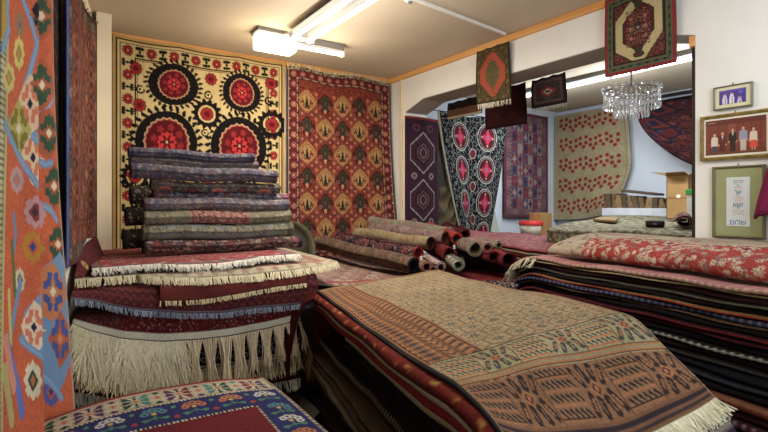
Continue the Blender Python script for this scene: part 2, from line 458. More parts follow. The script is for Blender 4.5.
# twin-tube batten, running away from the camera
t = empty('ceiling_light', (1.73, 3.1, ZC), 'long white twin-tube fluorescent batten on the ceiling running towards the camera', 'ceiling light')
MB().hexa([(1.60, 2.35, 3.0), (1.86, 2.35, 3.0), (1.86, 3.86, 3.0), (1.60, 3.86, 3.0), (1.68, 2.35, ZC - .002), (1.78, 2.35, ZC - .002), (1.78, 3.86, ZC - .002), (1.68, 3.86, ZC - .002)]).to('reflector', M_enam, t)
for k, x in enumerate((1.66, 1.80)):
    MB().tube([(x, 2.4, 2.975), (x, 3.81, 2.975)], .016, 12).to('fluorescent_tube', M_tube, t, True)
    for y in (2.385, 3.825):
        MB().box((x - .02, y - .015, 2.955), (x + .02, y + .015, 3.0)).to('lamp_holder', M_whitep, t, bevel=.004)
MB().box((1.6, 3.845, 2.97), (1.86, 3.87, 3.01)).to('end_cap', M_whitep, t, bevel=.004)
# crossways fixture: milky box and a short bare tube
t = empty('ceiling_light', (1.6, 4.0, ZC), 'glowing milky box diffuser lamp on the ceiling beside the long batten', 'ceiling light')
x0, x1 = x_at_Y(256, 4.0), x_at_Y(294, 4.0)
MB().box((x0, 3.93, 2.89), (x1, 4.09, 3.02)).to('diffuser', M_diff, t, bevel=.02)
MB().box((x0 - .01, 3.92, 3.02), (x1 + .01, 4.10, ZC - .002)).to('base_plate', M_enam, t)
t = empty('ceiling_light', (2.0, 3.98, ZC), 'short single bare fluorescent tube crossing the end of the long batten', 'ceiling light')
x0, x1 = x_at_Y(297, 3.98), x_at_Y(342, 3.98)
MB().box((x0, 3.94, 2.985), (x1, 4.02, ZC - .003)).to('batten', M_enam, t, bevel=.004)
MB().tube([(x0 + .01, 3.975, 2.96), (x1 - .01, 3.975, 2.96)], .018, 12).to('fluorescent_tube', M_tube, t, True)
for x in (x0, x1): MB().box((x - .012, 3.95, 2.94), (x + .012, 4.0, 2.99)).to('lamp_holder', M_whitep, t, bevel=.003)
# tube in the room beyond
t = empty('ceiling_light', (5.0, 3.2, ZC), 'long cool-white fluorescent strip on the ceiling of the room beyond the opening', 'ceiling light')
MB().box((4.93, 1.9, 3.0), (5.07, 4.35, ZC - .002)).to('batten', M_enam, t, bevel=.005)
MB().tube([(5.0, 1.92, 2.975), (5.0, 3.1, 2.975)], .02, 12).to('fluorescent_tube', M_tubec, t, True)
MB().tube([(5.0, 3.14, 2.975), (5.0, 4.33, 2.975)], .02, 12).to('fluorescent_tube', M_tubec, t, True)
WARM = (1, .82, .6)
def pt(name, loc, p, c, r=.06):
    l = bpy.data.lights.new(name, 'POINT'); l.energy = p; l.color = c; l.shadow_soft_size = r
    o = bpy.data.objects.new(name, l); COL.objects.link(o); o.location = loc
area('lamp_batten', (1.73, 3.1, 2.91), (0, 0, 0), .3, 1.4, 40, (1, .93, .82))
for k in range(4): pt('lamp_tube_glow', (1.73, 2.5 + .42 * k, 2.62), 7, (1, .92, .80), .09)
pt('lamp_box_glow', (1.5, 3.98, 2.66), 8.5, (1, .8, .55), .09)
pt('lamp_short_tube_glow', (2.05, 3.9, 2.70), 6, (1, .84, .62), .08)
area('lamp_room_beyond', (5.0, 3.1, 2.93), (0, 0, 0), .12, 2.4, 48, (.92, .97, 1))
for k in range(3): pt('lamp_beyond_glow', (5.0, 2.3 + .8 * k, 2.78), 13, (.9, .96, 1), .08)
area('cool_fill_behind', (1.55, -1.95, 1.8), (math.radians(90), 0, 0), 2.6, 1.5, 50, (.82, .91, 1))  # added fill light, unseen, cool and from behind the camera
area('fill_near', (2.3, .1, 2.98), (0, 0, 0), .25, 1.2, 10, (.92, .96, 1))  # added overhead fill out of view, to brighten the right wall
for k in range(2): pt('fill_near_glow', (2.3, -.3 + .8 * k, 2.7), 15, (.82, .91, 1), .1)  # points added to the same unseen fill, cooling the white wall
w = bpy.data.worlds.new('world'); sc.world = w; w.use_nodes = True
w.node_tree.nodes['Background'].inputs[0].default_value = (.75, .85, 1, 1); w.node_tree.nodes['Background'].inputs[1].default_value = .6
sc.view_settings.view_transform = 'Standard'; sc.view_settings.look = 'None'; sc.view_settings.exposure = 0

# ceiling fittings
t = empty('smoke_detector', (*W(410, 3, 1.40 / (HY - 3) * F)[:2], ZC), 'small round white smoke detector on the ceiling at the end of a conduit', 'smoke detector')
p = t.location
MB().lathe(p, [(0, -.04), (.03, -.04), (.045, -.025), (.05, -.001)], 24).to('housing', M_whitep, t, True)
MB().lathe(p, [(0, -.055), (.014, -.053), (.018, -.04)], 16).to('sensor_head', M_enam, t, True)
q = W(505, 34, 1.44 / (HY - 34) * F)
c = MB(); d = np.array([q[0] - p.x, q[1] - p.y]); d /= np.linalg.norm(d); n = np.array([-d[1], d[0]]) * .011
c.hexa([(*(np.array(p[:2]) + d * .05 - n), ZC - .02), (*(q[:2] - n), ZC - .02), (*(q[:2] + n), ZC - .02), (*(np.array(p[:2]) + d * .05 + n), ZC - .02),
        (*(np.array(p[:2]) + d * .05 - n), ZC - .001), (*(q[:2] - n), ZC - .001), (*(q[:2] + n), ZC - .001), (*(np.array(p[:2]) + d * .05 + n), ZC - .001)])
tag(c.to('cable_conduit', M_whitep), 'thin white cable conduit along the ceiling from the smoke detector', 'conduit')
# ================================================================== hanging textiles
def hang(name, A, B, zt, zb, cv, mat=WOOL, fold=None, thick=.006, parent=None, back=None, edge=None):
    """flat textile between plan points A and B (left to right as seen), top zt, bottom zb (numbers or functions of u)"""
    A, B = np.array(A, float), np.array(B, float); d = B - A; n = np.array([d[1], -d[0]]); n /= np.linalg.norm(n)
    nu, nv = cv.nu, cv.nv; u, v = np.meshgrid(np.linspace(0, 1, nu), np.linspace(0, 1, nv))
    zt_ = zt(u) if callable(zt) else zt; zb_ = zb(u) if callable(zb) else zb
    P = np.empty((nv, nu, 3)); f = fold(u, v) if fold else 0 * u
    uu = edge(u, v) if edge else u
    P[..., 0] = A[0] + d[0] * uu + n[0] * f; P[..., 1] = A[1] + d[1] * uu + n[1] * f
    P[..., 2] = zt_ + (zb_ - zt_) * v
    me = sheet_mesh(name, P, cv.A, thick, back); o = link(name, me, mat, parent)
    return o, P

# ------------------------------------------------------------------ big embroidered suzani on the back wall
def suzani():
    Y = YB - .035; X0, X1, Z0, Z1 = .432, 1.955, 3.035, .95
    cv = Cv(X1 - X0, Z0 - Z1, .0062, (236, 208, 142))
    w, h = cv.w, cv.h
    def m(px, py):
        p = onY(px, py, Y); return p[0] - X0, Z0 - p[2]
    def E(px, py, rx, ry, col, r0=0, star=None, ph=0.):
        a = m(px - rx, py); b = m(px + rx, py); c = m(px, py - ry); d = m(px, py + ry); e = m(px, py)
        cv.ell(e[0], e[1], abs(b[0] - a[0]) / 2, abs(d[1] - c[1]) / 2, col, r0, star, ph)
    BK, RD, DR = (28, 22, 22), (176, 30, 34), (104, 16, 26)
    for k in range(8): cv.line([(.02 + w * k / 7, 0), (.02 + w * k / 7, h)], .006, (208, 182, 122))   # seams of the ground cloth
    cv.frame(0, .022, (214, 178, 100)); cv.frame(.022, .036, (90, 20, 26)); cv.frame(.05, .06, BK); cv.frame(.165, .175, BK); cv.frame(.182, .192, (110, 20, 28))
    # border rosettes with black sprigs
    dd = .113
    def ros(u, v, ang):
        cv.ell(u, v, .041, .045, BK, star=(12, .12)); cv.ell(u, v, .037, .04, RD); cv.ell(u, v, .02, .022, (150, 20, 30), star=(6, .3)); cv.ell(u, v, .007, .008, (226, 200, 142))
    def sprig(u, v, hor):
        for s in (-1, 1):
            for t in (-1, 0, 1):
                a, b = (t * .016, s * .026) if hor else (s * .026, t * .016)
                cv.ell(u + a * 1.25, v + b * 1.15, .015, .015, BK, star=(5, .25))
        cv.line([(u - .03 * (not hor), v - .04 * hor), (u + .03 * (not hor), v + .04 * hor)], .012, (24, 60, 30))
        cv.ell(u, v, .012, .012, BK)
    nx = 8
    for i in range(nx):
        u = dd + (w - 2 * dd) * i / (nx - 1)
        ros(u, dd, 0)
        if i < nx - 1: sprig(u + (w - 2 * dd) / (nx - 1) / 2, dd, True)
    ny = 10
    for j in range(1, ny):
        v = dd + (h - 2 * dd) * j / (ny - 1)
        for u in (dd, w - dd):
            ros(u, v, 0); sprig(u, v - (h - 2 * dd) / (ny - 1) / 2, False)
    # medallions: wreath of hooked black leaves, cream ring, crimson disc
    def med(px, py, ro, ry, ri, riy, k):
        E(px, py, ro * 1.05, ry * 1.05, BK, star=(30, .075)); E(px, py, ro * .97, ry * .97, (226, 200, 142), .93, star=(30, .05), ph=2.2)
        E(px, py, ro * .93, ry * .93, BK); 
        E(px, py, ri * 1.17, riy * 1.17, (214, 176, 130), star=(22, .03)); E(px, py, ri * 1.09, riy * 1.09, RD, star=(22, .03)); E(px, py, ri * 1.04, riy * 1.04, DR)
        for t in range(8):
            a = t * math.pi / 4 + .3; E(px + math.cos(a) * ri * .72, py + math.sin(a) * riy * .72, ri * .16, riy * .16, (168, 34, 40), star=(5, .2))
        E(px, py, ri * .46, riy * .46, (226, 40, 40), star=(12, .1)); E(px, py, ri * .24, riy * .24, (110, 16, 30), star=(6, .35))
        for t in range(6):
            a = t * math.pi / 3; E(px + math.cos(a) * ri * .32, py + math.sin(a) * riy * .32, ri * .06, riy * .06, (60, 20, 30))
        E(px, py, ri * .07, riy * .07, (226, 200, 142))
    med(174, 84, 27, 22.5, 13.5, 12.5, 0); med(242, 92.5, 20.5, 20.5, 10.5, 12, 1)
    med(167, 141.5, 33.5, 33.5, 19.5, 21, 2); med(239.5, 146, 30, 31.5, 17, 19, 3)
    med(168, 206, 30, 28, 17, 16, 4); med(240, 206, 28, 27, 16, 16, 5)
    for px, py, r in ((207, 113, 6), (272, 123.7, 6), (207, 178, 6), (135, 176, 6)):
        E(px, py, r * 2.35, r * 2.35, BK, .62, star=(14, .12)); E(px, py, r * 1.12, r * 1.12, BK); E(px, py, r, r, RD, star=(10, .06)); E(px, py, r * .5, r * .5, DR, star=(6, .3))
    for px, py, r in ((136, 67, 5.8), (139.5, 104, 6), (211, 78, 5.4), (271, 82.5, 5.4)):
        E(px, py, r * 1.12, r * 1.12, BK, star=(10, .06)); E(px, py, r, r, RD, star=(10, .06)); E(px, py, r * .5, r * .5, DR, star=(6, .3))
    for px, py, r in ((140.5, 88, 4.5), (269, 100, 4.5), (208.5, 94, 4.5), (205, 132, 4.)):
        E(px, py, r, r, BK, .62); E(px + r * .9, py - r * .5, r * .45, r * .45, (226, 200, 142)); E(px - r * .1, py, r * .28, r * .28, BK)
    o, P = hang('suzani', (X0, Y), (X1, Y), lambda u: Z0 - .014 * np.abs(np.sin(u * 9)) , Z1, cv, SILK, lambda u, v: .006 * np.sin(u * 14 + v * 2) * v)
    tag(o, 'cream embroidered suzani with big black-ringed crimson medallions on the back wall', 'wall hanging')
    return o
suzani()

# ------------------------------------------------------------------ red panelled carpet on the back wall
def red_carpet():
    X0, X1, Z0, Z1 = 1.972, 3.235, 3.0, 1.0
    w, h = X1 - X0, Z0 - Z1
    cv = Cv(w, h, .0068, (126, 50, 36))
    cv.speck([(160, 70, 40), (110, 30, 28), (150, 60, 62), (176, 92, 56), (96, 28, 30)], .55, 3, 1)
    fx0, fx1, fy0 = .15, w - .13, .2
    cx = [fx0 + .07 + (fx1 - fx0 - .14) * i / 4 for i in range(5)]; rowh = .262
    for j in range(8):
        y = fy0 + .14 + j * rowh
        for i, x in enumerate(cx):
            gold = (i + j) % 2 == 0
            # ogival panel with cypress
            if gold:
                cv.dia(x, y, .115, .125, (160, 100, 56), p=1.3); cv.dia(x, y, .100, .108, (196, 150, 92), p=1.3); cv.dia(x, y, .086, .092, (150, 60, 36), r0=.86, p=1.3)
                cv.poly([(x - .022, y + .055), (x, y - .07), (x + .022, y + .055)], (34, 44, 36)); cv.ell(x, y + .065, .03, .013, (90, 50, 40))
                for s in (-1, 1):
                    cv.line([(x + s * .03, y + .05), (x + s * .045, y - .02)], .012, (60, 60, 50)); cv.ell(x + s * .056, y + .012, .013, .016, (150, 48, 36))
            else:
                cv.ell(x, y, .086, .1, (84, 30, 28), star=(4, .12), ph=0); cv.ell(x, y - .008, .05, .075, (68, 68, 52), star=(7, .2)); cv.ell(x, y - .01, .026, .05, (46, 50, 42)); cv.ell(x, y - .01, .012, .03, (120, 70, 50))
                for s in (-1, 1): cv.ell(x + s * .06, y + .03, .022, .022, (160, 86, 76)); cv.ell(x + s * .06, y + .03, .01, .01, (90, 30, 40))
                cv.ell(x, y + .07, .018, .016, (214, 150, 130))
            # rosettes between rows
            yy = y + rowh / 2
            for s, k in ((-.055, (134, 64, 60)), (.055, (116, 50, 50))):
                cv.ell(x + s, yy, .034, .032, k, star=(6, .15)); cv.ell(x + s, yy, .014, .014, (196, 120, 90))
            cv.ell(x, yy - .045, .016, .016, (206, 130, 80)); cv.ell(x, yy + .04, .014, .014, (110, 28, 34))
        for i in range(4):
            x = (cx[i] + cx[i + 1]) / 2; cv.ell(x, y - .09, .02, .02, (196, 110, 70)); cv.ell(x, y + .09, .018, .018, (184, 122, 92)); cv.line([(x, y - .08), (x, y + .08)], .007, (196, 110, 60))
    cv.frame(0, .012, (80, 70, 80)); cv.frame(.012, .13, (104, 34, 34))
    cv.frame(.018, .026, (200, 170, 140)); cv.frame(.034, .040, (50, 50, 70)); cv.frame(.112, .117, (206, 180, 150)); cv.frame(.122, .128, (60, 40, 50))
    cv.dots(.076, .105, .03, [(176, 88, 88), (150, 60, 66), (188, 120, 84)], fn=lambda s, x, y, r, k: (s.ell(x, y, r, r, k, .5), s.ell(x, y, r * .4, r * .4, (210, 160, 130))))
    cv.dots(.118, .05, .011, [(196, 150, 110), (60, 50, 70)]); cv.dots(.03, .05, .009, [(210, 180, 150), (120, 40, 44)])
    cv.rect(0, 0, w, .03, (150, 128, 100)); cv.speck([(210, 196, 160), (90, 60, 50)], .5, 5, 2, cv.V < .03)
    Y = YB - .04
    o, P = hang('hanging_carpet', (X0, Y), (X1, Y), lambda u: Z0 + .012 * np.sin(u * 12) , Z1, cv, WOOL,
                lambda u, v: .02 * np.sin(u * 6 + .5) * v + .18 * v * v * np.clip((u - .55) / .45, 0, 1) + .01, edge=lambda u, v: u + .012 * v * v * u)
    tag(o, 'large rust-red carpet of alternating gold and dark cypress panels on the back wall', 'wall carpet')
    t = [P[0, i] for i in range(0, P.shape[1], 6)]
    fringe(o, np.array(t), (0, -.2, 1), .03, 130, .008, (214, 200, 160), .5, seed=2, lift=.0)
red_carpet()

# ------------------------------------------------------------------ left wall: kilim, dark strip, red-brown carpet
WD = np.array([.177, 1.0]); WD /= np.linalg.norm(WD); WN = np.array([WD[1], -WD[0]])
def wq(px, off=0.):
    """distance along the left wall (from Y=KY) where the ray at px meets it"""
    t = math.tan(az(px)); Y = (WL0 + off) / (t - .177); return (Y - KY) / WD[1], Y
KY, KO = 1.84, .06
def kilim():
    q1 = 0.79; Z0, Z1 = 3.0, .70
    W_, H_ = q1, Z0 - Z1
    cv = Cv(W_, H_, .0045, (196, 92, 52))
    def f(u, v):
        q = u * W_
        k = .16 * np.clip(v, 0, .8)
        return KO + .028 * np.exp(-((q - .30 - k) / .09) ** 2) - .035 * np.exp(-((q - .43 - k) / .06) ** 2) + .015 * np.exp(-((q - .62 - k) / .1) ** 2) + .008 * np.sin(v * 5 + u * 3) + (.06 * np.clip((u - .6) / .4, 0, 1) * v ** 2.5)
    qs = np.linspace(-.15, W_ + .1, 400)
    def m(px, py):
        v = .4
        for _ in range(4):
            o = f(np.clip(qs / W_, 0, 1), v); X = wl(KY) + WD[0] * qs + WN[0] * o; Y = KY + WD[1] * qs + WN[1] * o
            pp = np.maximum.accumulate(CX + F * np.tan(np.arctan2(X, Y) - YAW)) + np.arange(400) * 1e-6
            q = np.interp(px, pp, qs); D_ = np.interp(q, qs, dep(X, Y)); z = z_at(py, D_); v = np.clip((Z0 - z) / H_, 0, 1)
        return q, Z0 - z
    ML = lambda pts: [m(*p) for p in pts]
    OR, BL, GR, OL, CR, CO, PU = (196, 92, 52), (112, 146, 184), (52, 82, 60), (150, 140, 62), (222, 208, 178), (206, 116, 84), (60, 56, 110)
    A = cv.A
    cv.speck([(204, 100, 58), (186, 84, 46), (200, 98, 60)], .5, 2, 2, sym=False)
    # the narrow left selvage with its oversewn edge
    cv.rect(0, 0, .075, H_, (196, 190, 160)); cv.rect(.03, 0, .065, H_, (176, 166, 104))
    for k in range(120): cv.rect(.0, k * .02, .05, k * .02 + .008, (120, 116, 90))
    def dpoly(c, rx, ry, col): cv.poly(ML([(c[0] - rx, c[1]), (c[0], c[1] - ry), (c[0] + rx, c[1]), (c[0], c[1] + ry)]), col)
    def stepped(c, rx, ry, col, col2, col3):
        """stepped diamond motif with hooked arms and a small star"""
        dpoly(c, rx, ry, col)
        for sx in (-1, 1):
            for sy in (-1, 1):
                for a, b in ((.52, .22), (.22, .52), (.30, .30)):
                    x, y = c[0] + sx * rx * a, c[1] + sy * ry * b
                    cv.poly(ML([(x - rx * .15, y - ry * .13), (x + rx * .15, y - ry * .13), (x + rx * .15, y + ry * .13), (x - rx * .15, y + ry * .13)]), col2)
        dpoly(c, rx * .24, ry * .2, col3); 
    # blue lattice lines
    def bline(pts, wpx=.045): cv.line(ML(pts), wpx * .62, BL); cv.line(ML(pts), wpx * .22, (132, 164, 196))
    # upper: blue edge at the far left, and large X crossing at (38,47)
    cv.poly(ML([(0, 0), (6, 0), (9, 32), (4, 50), (0, 40)]), (176, 148, 70)); bline([(6, -4), (9, 33), (3, 55)], .05)
    bline([(21, -4), (30, 20), (37, 47), (29, 78), (20, 110), (10, 145)], .05); bline([(56, -4), (50, 20), (38, 45), (45, 70), (54, 85), (48, 108), (42, 112)], .06)
    # the four-diamond panel with olive and coral quarters
    cv.poly(ML([(31, 78), (42, 112), (33, 140), (18, 108)]), (200, 190, 150)); cv.poly(ML([(18, 108), (33, 140), (20, 165), (5, 132)]), (140, 160, 120))
    stepped((30, 107), 12.5, 30, (222, 190, 160), CO, (34, 32, 60)); stepped((19, 133), 12.5, 31, (176, 172, 96), (128, 118, 44), CR)
    cv.poly(ML([(33, 140), (45, 165), (36, 186), (22, 162)]), (200, 190, 150)); stepped((33, 161), 12.5, 29, (222, 196, 160), CO, (34, 32, 60))
    bline([(5, 130), (22, 166), (36, 186), (52, 212), (58, 224)], .05); bline([(33, 140), (42, 113), (49, 116), (60, 150)], .05); bline([(33, 140), (45, 166), (52, 163), (60, 180)], .05)
    # fold with dark green quarters and white stars
    for (cx_, cy_), ry in (((42, 17), 24), ((42, 86), 27), ((49, 134), 26), ((54, 187), 26), ((58, 245), 24)):
        stepped((cx_, cy_), 13, ry, (168, 88, 56), GR, CR)
        dpoly((cx_, cy_ - ry * .5), 4, ry * .28, GR); dpoly((cx_, cy_ + ry * .5), 4, ry * .28, GR)
    dpoly((36, 12), 4.5, 8, (20, 22, 40)); dpoly((36, 25), 2, 4, (20, 22, 40))
    # small hooked motifs on the orange ground
    def hook(c, r, ry, c1, c2, c3):
        for t in range(8):
            a = t * math.pi / 4; x, y = c[0] + math.cos(a) * r * .7, c[1] + math.sin(a) * ry * .7
            dpoly((x, y), r * .38, ry * .38, c1)
        dpoly(c, r * .8, ry * .8, c1); dpoly(c, r * .6, ry * .6, c2); dpoly(c, r * .32, ry * .34, c3)
    hook((20, 28), 5, 13, (150, 120, 90), (170, 110, 80), (110, 96, 150)); hook((19, 57), 5.5, 17, (214, 196, 110), (150, 140, 62), (196, 130, 80)); hook((9, 83), 6, 15, (206, 186, 120), (150, 140, 60), (190, 150, 90))
    hook((17, 185), 7, 14, (190, 150, 150), (150, 130, 130), (200, 110, 90)); hook((35, 216), 11, 16, (196, 146, 152), (130, 60, 60), (80, 40, 50)); hook((33, 251), 11, 16, (180, 130, 40), (196, 92, 52), (52, 66, 130))
    hook((20, 286), 5, 13, (204, 196, 170), (80, 70, 60), (200, 190, 160)); hook((33, 386), 9, 20, (216, 204, 178), (60, 74, 56), (176, 110, 70)); hook((51, 394), 8, 15, (76, 90, 160), (180, 90, 60), (60, 60, 120))
    # left-hand wandering stripes
    cv.line(ML([(14, 222), (16, 240), (13, 262), (15, 300)]), .03, (112, 140, 176)); cv.line(ML([(12, 250), (15, 300)]), .035, (96, 110, 60)); cv.line(ML([(20, 290), (13, 330), (9, 350)]), .04, BL)
    cv.line(ML([(9, 300), (11, 350)]), .03, (196, 186, 110)); cv.line(ML([(8, 356), (18, 395), (22, 420)]), .05, (96, 116, 190)); cv.line(ML([(6, 350), (14, 395)]), .05, (206, 140, 120)); cv.line(ML([(5, 380), (12, 430)]), .05, (176, 172, 110))
    # lower four-diamond panel: blue and coral
    P4 = {'t': (58, 256), 'l': (31, 302), 'b': (44, 352), 'r': (66, 300)}
    cv.poly(ML([(60, 252), (24, 318), (22, 342), (60, 392), (76, 330), (70, 280)]), (112, 146, 184))
    stepped((53, 293), 14, 30, (196, 120, 76), (62, 86, 150), CR); stepped((34, 332), 13, 27, (224, 200, 176), (206, 116, 90), (30, 30, 60)); stepped((60, 340), 12, 30, (178, 90, 56), (62, 86, 150), (206, 130, 90))
    bline([(20, 345), (45, 378), (62, 400)], .04)
    cv.line([(W_ - .012, 0), (W_ - .012, H_)], .024, (170, 150, 140))
    A0 = np.array([wl(KY), KY]); B0 = A0 + WD * W_
    o, P = hang('hanging_kilim', A0, B0, Z0, lambda u: Z1 + .04 * (1 - u), cv, KILIM, f, .004, edge=None)
    tag(o, 'bright orange kilim with blue-outlined stepped diamonds hanging in folds at far left', 'kilim')
kilim()
def left_rugs():
    # nearly black strip
    a = np.array([wl(2.56), 2.56]); b = np.array([wl(2.99), 2.99])
    cv = Cv(.38, 1.9, .008, (28, 20, 22))
    for k in range(24):
        cv.line([(.05, k * .09), (.19, k * .09 + .06), (.33, k * .09)], .012, (92, 62, 36)); cv.line([(.05, k * .09 + .04), (.19, k * .09 + .1), (.33, k * .09 + .04)], .008, (56, 24, 26))
    o, P = hang('hanging_rug', a + WN * .035, b + WN * .035, 3.02, .95, cv, WOOL, lambda u, v: .012 * np.sin(u * 5))
    tag(o, 'narrow near-black rug with faint brown zigzags between the orange kilim and red-brown carpet', 'hanging rug')
    # red-brown carpet with blue selvage
    a = np.array([wl(2.93), 2.93]) + WN * .06; b = np.array([wl(4.0), 4.0]) + WN * .06
    L = np.linalg.norm(b - a)
    cv = persian(L, 1.62, .009, (128, 62, 46), [(.03, (104, 60, 50), None), (.07, (96, 84, 76), [(150, 130, 110), (90, 40, 40)]), (.09, (132, 66, 50), [(170, 110, 80), (70, 56, 66)]), (.05, (84, 34, 34), [(160, 100, 70)])],
                 [(160, 92, 66), (98, 40, 36), (92, 82, 84), (176, 120, 90), (110, 60, 50)], 4, None, .6, 1)
    cv.A[:, cv.u > L - .03] = lin((74, 36, 32)); cv.A[cv.v < .03] = lin((80, 50, 40))
    cv.A[:, cv.u < .035] = np.where((np.sin(cv.v * 9) > .2)[:, None, None], lin((84, 110, 190)), lin((84, 100, 170)))
    o, P = hang('hanging_carpet', a, b, lambda u: 2.84 + .015 * np.sin(u * 7), lambda u: 1.29, cv, WOOL, lambda u, v: .012 * np.sin(u * 8))
    tag(o, 'worn red-brown carpet with blue selvage hanging on the side wall beside the white column', 'wall carpet')
    fringe(o, np.array([P[0, i] for i in range(P.shape[1] // 2, P.shape[1], 4)]), (.3, .3, 1), .022, 60, .006, (66, 50, 38), .5, seed=4, lift=0)
    # small nail hook and light bulb thing on the column
left_rugs()

# ------------------------------------------------------------------ small rugs pinned along the beam
def beam_rug(label, px0, px1, X, zt, zb, cv, sag=.012, fr=None, frc=(214, 206, 186), tilt=0., n=90):
    Y0, Y1 = y_at_X(px0, X), y_at_X(px1, X)
    o, P = hang('small_rug', (X, Y0), (X, Y1), lambda u: zt + tilt * u - .01 * np.abs(np.sin(u * 3 * math.pi)), lambda u: zb + tilt * u, cv, WOOL, lambda u, v: sag * np.sin(v * 3 + u * 2) + .015, .007)
    tag(o, label, 'small rug')
    if fr: fringe(o, P[-1, ::3], (0, 0, -1), fr, n, .006, frc, .3, seed=8)
    return o, P
# prayer rug with red niche
def prayer():
    w, h = .44, .575; cv = Cv(w, h, .0058, (92, 84, 50))
    cv.speck([(120, 106, 66), (66, 62, 40), (140, 120, 80), (74, 50, 36)], .5, 2, 1)
    cv.frame(0, .012, (60, 56, 36)); cv.frame(.06, .068, (60, 54, 34))
    cv.dots(.036, .05, .014, [(130, 112, 70), (110, 60, 44)])
    X = lambda x, y: (x * w, y * h)
    cv.poly([X(.14, .36), X(.28, .25), X(.38, .14), X(.5, .08), X(.62, .14), X(.72, .25), X(.86, .36), X(.86, .62), X(.70, .76), X(.58, .89), X(.5, .91), X(.42, .89), X(.30, .76), X(.14, .62)], (196, 88, 62))
    cv.poly([X(.30, .42), X(.40, .30), X(.5, .2), X(.60, .30), X(.70, .42), X(.70, .58), X(.58, .68), X(.5, .82), X(.42, .68), X(.30, .58)], (118, 108, 74))
    cv.speck([(140, 126, 86), (90, 70, 48), (80, 80, 50)], .5, 3, 1, (np.abs(cv.U - w / 2) < .06) & (np.abs(cv.V - h * .48) < .12))
    for y in (.22, .8): cv.line([X(.5, y - .06), X(.5, y + .06)], .012, (130, 110, 70)); 
    beam_rug('small olive prayer rug with a red arched medallion pinned to the beam', 478, 511, XR - .02, 3.0, 2.515, cv, fr=.045, tilt=-.012)
prayer()
def medallion_rug():
    w, h = .50, .56; cv = Cv(w, h, .0052, (112, 34, 44))
    cv.speck([(150, 60, 66), (84, 28, 36), (120, 110, 74), (60, 60, 50), (168, 90, 80)], .55, 6, 1)
    X = lambda x, y: (x * w, y * h)
    hexa = lambda s, col, cx=.5, cy=.47: cv.poly([X(cx + .06 * s, cy - .47 * s), X(cx + .33 * s, cy - .27 * s), X(cx + .33 * s, cy + .12 * s), X(cx + .02 * s, cy + .47 * s), X(cx - .33 * s, cy + .24 * s), X(cx - .33 * s, cy - .14 * s)], col)
    hexa(1.05, (70, 70, 48)); hexa(1., (222, 202, 150)); hexa(.67, (60, 62, 44)); hexa(.63, (104, 36, 46))
    cv.speck([(150, 62, 66), (74, 30, 40), (170, 150, 100), (50, 66, 60)], .55, 9, 1, (np.abs(cv.U - w / 2) < .085) & (np.abs(cv.V - h * .47) < .125))
    for s in (-1, 1):
        cv.ell(w * .5, h * (.47 + s * .33), .04, .022, (72, 72, 50)); cv.ell(w * .5, h * (.47 + s * .33), .022, .012, (120, 40, 50)); cv.dia(w * .5, h * (.47 + s * .28), .03, .035, (72, 72, 50)); 
    for a in (-.1, .1):
        for b in (-.12, 0, .12): cv.ell(w * (.5 + a), h * (.47 + b), .012, .012, (196, 120, 110), star=(6, .2))
    cv.ell(w * .5, h * .47, .02, .02, (60, 60, 80), star=(8, .2)); cv.ell(w * .5, h * .47, .009, .009, (210, 170, 130))
    cv.frame(0, .022, (156, 54, 58)); cv.frame(.022, .075, (112, 112, 86)); cv.frame(.034, .05, (76, 90, 72)); cv.frame(.066, .074, (44, 44, 40))
    cv.dots(.042, .03, .007, [(110, 110, 76), (40, 50, 40)])
    beam_rug('red-edged small rug with a cream hexagon medallion, high on the beam above the chandelier', 606.5, 677, XR - .02, 3.035, 2.492, cv, .008, tilt=.0, fr=.012, n=60)
medallion_rug()
def behind_beam():
    X = XR + TH + .03
    cv = persian(.5, .4, .008, (58, 18, 22), [(.03, (40, 14, 18), None)], [(74, 24, 26), (48, 16, 20)], 3, None, .4, 1)
    beam_rug('plain dark maroon rug hanging behind the olive prayer rug', 487, 527, X, 2.715, 2.34, cv)
    cv = persian(.36, .3, .006, (58, 54, 58), [(.03, (40, 38, 44), None), (.03, (84, 80, 80), [(120, 60, 60)])], [(80, 74, 76), (44, 42, 48), (96, 60, 60)], 3, ((40, 38, 50), (130, 56, 54), (190, 170, 150)), .4, 1)
    beam_rug('small charcoal rug with a little red diamond and grey fringe behind the beam', 533, 567, X, 2.715, 2.46, cv, fr=.03, frc=(170, 168, 164))
    w = .46; cv = Cv(w, .19, .007, (30, 20, 22)); cv.rect(0, .085, w, .17, (112, 76, 56)); cv.rect(0, .165, w, .19, (206, 186, 140)); cv.speck([(40, 26, 26), (24, 16, 18)], .5, 3, 2, cv.V < .085)
    beam_rug('dark folded rug with brown lower half and cream hem above the black suzani', 449, 482, X + .12, 2.74, 2.555, cv, tilt=.0)
behind_beam()

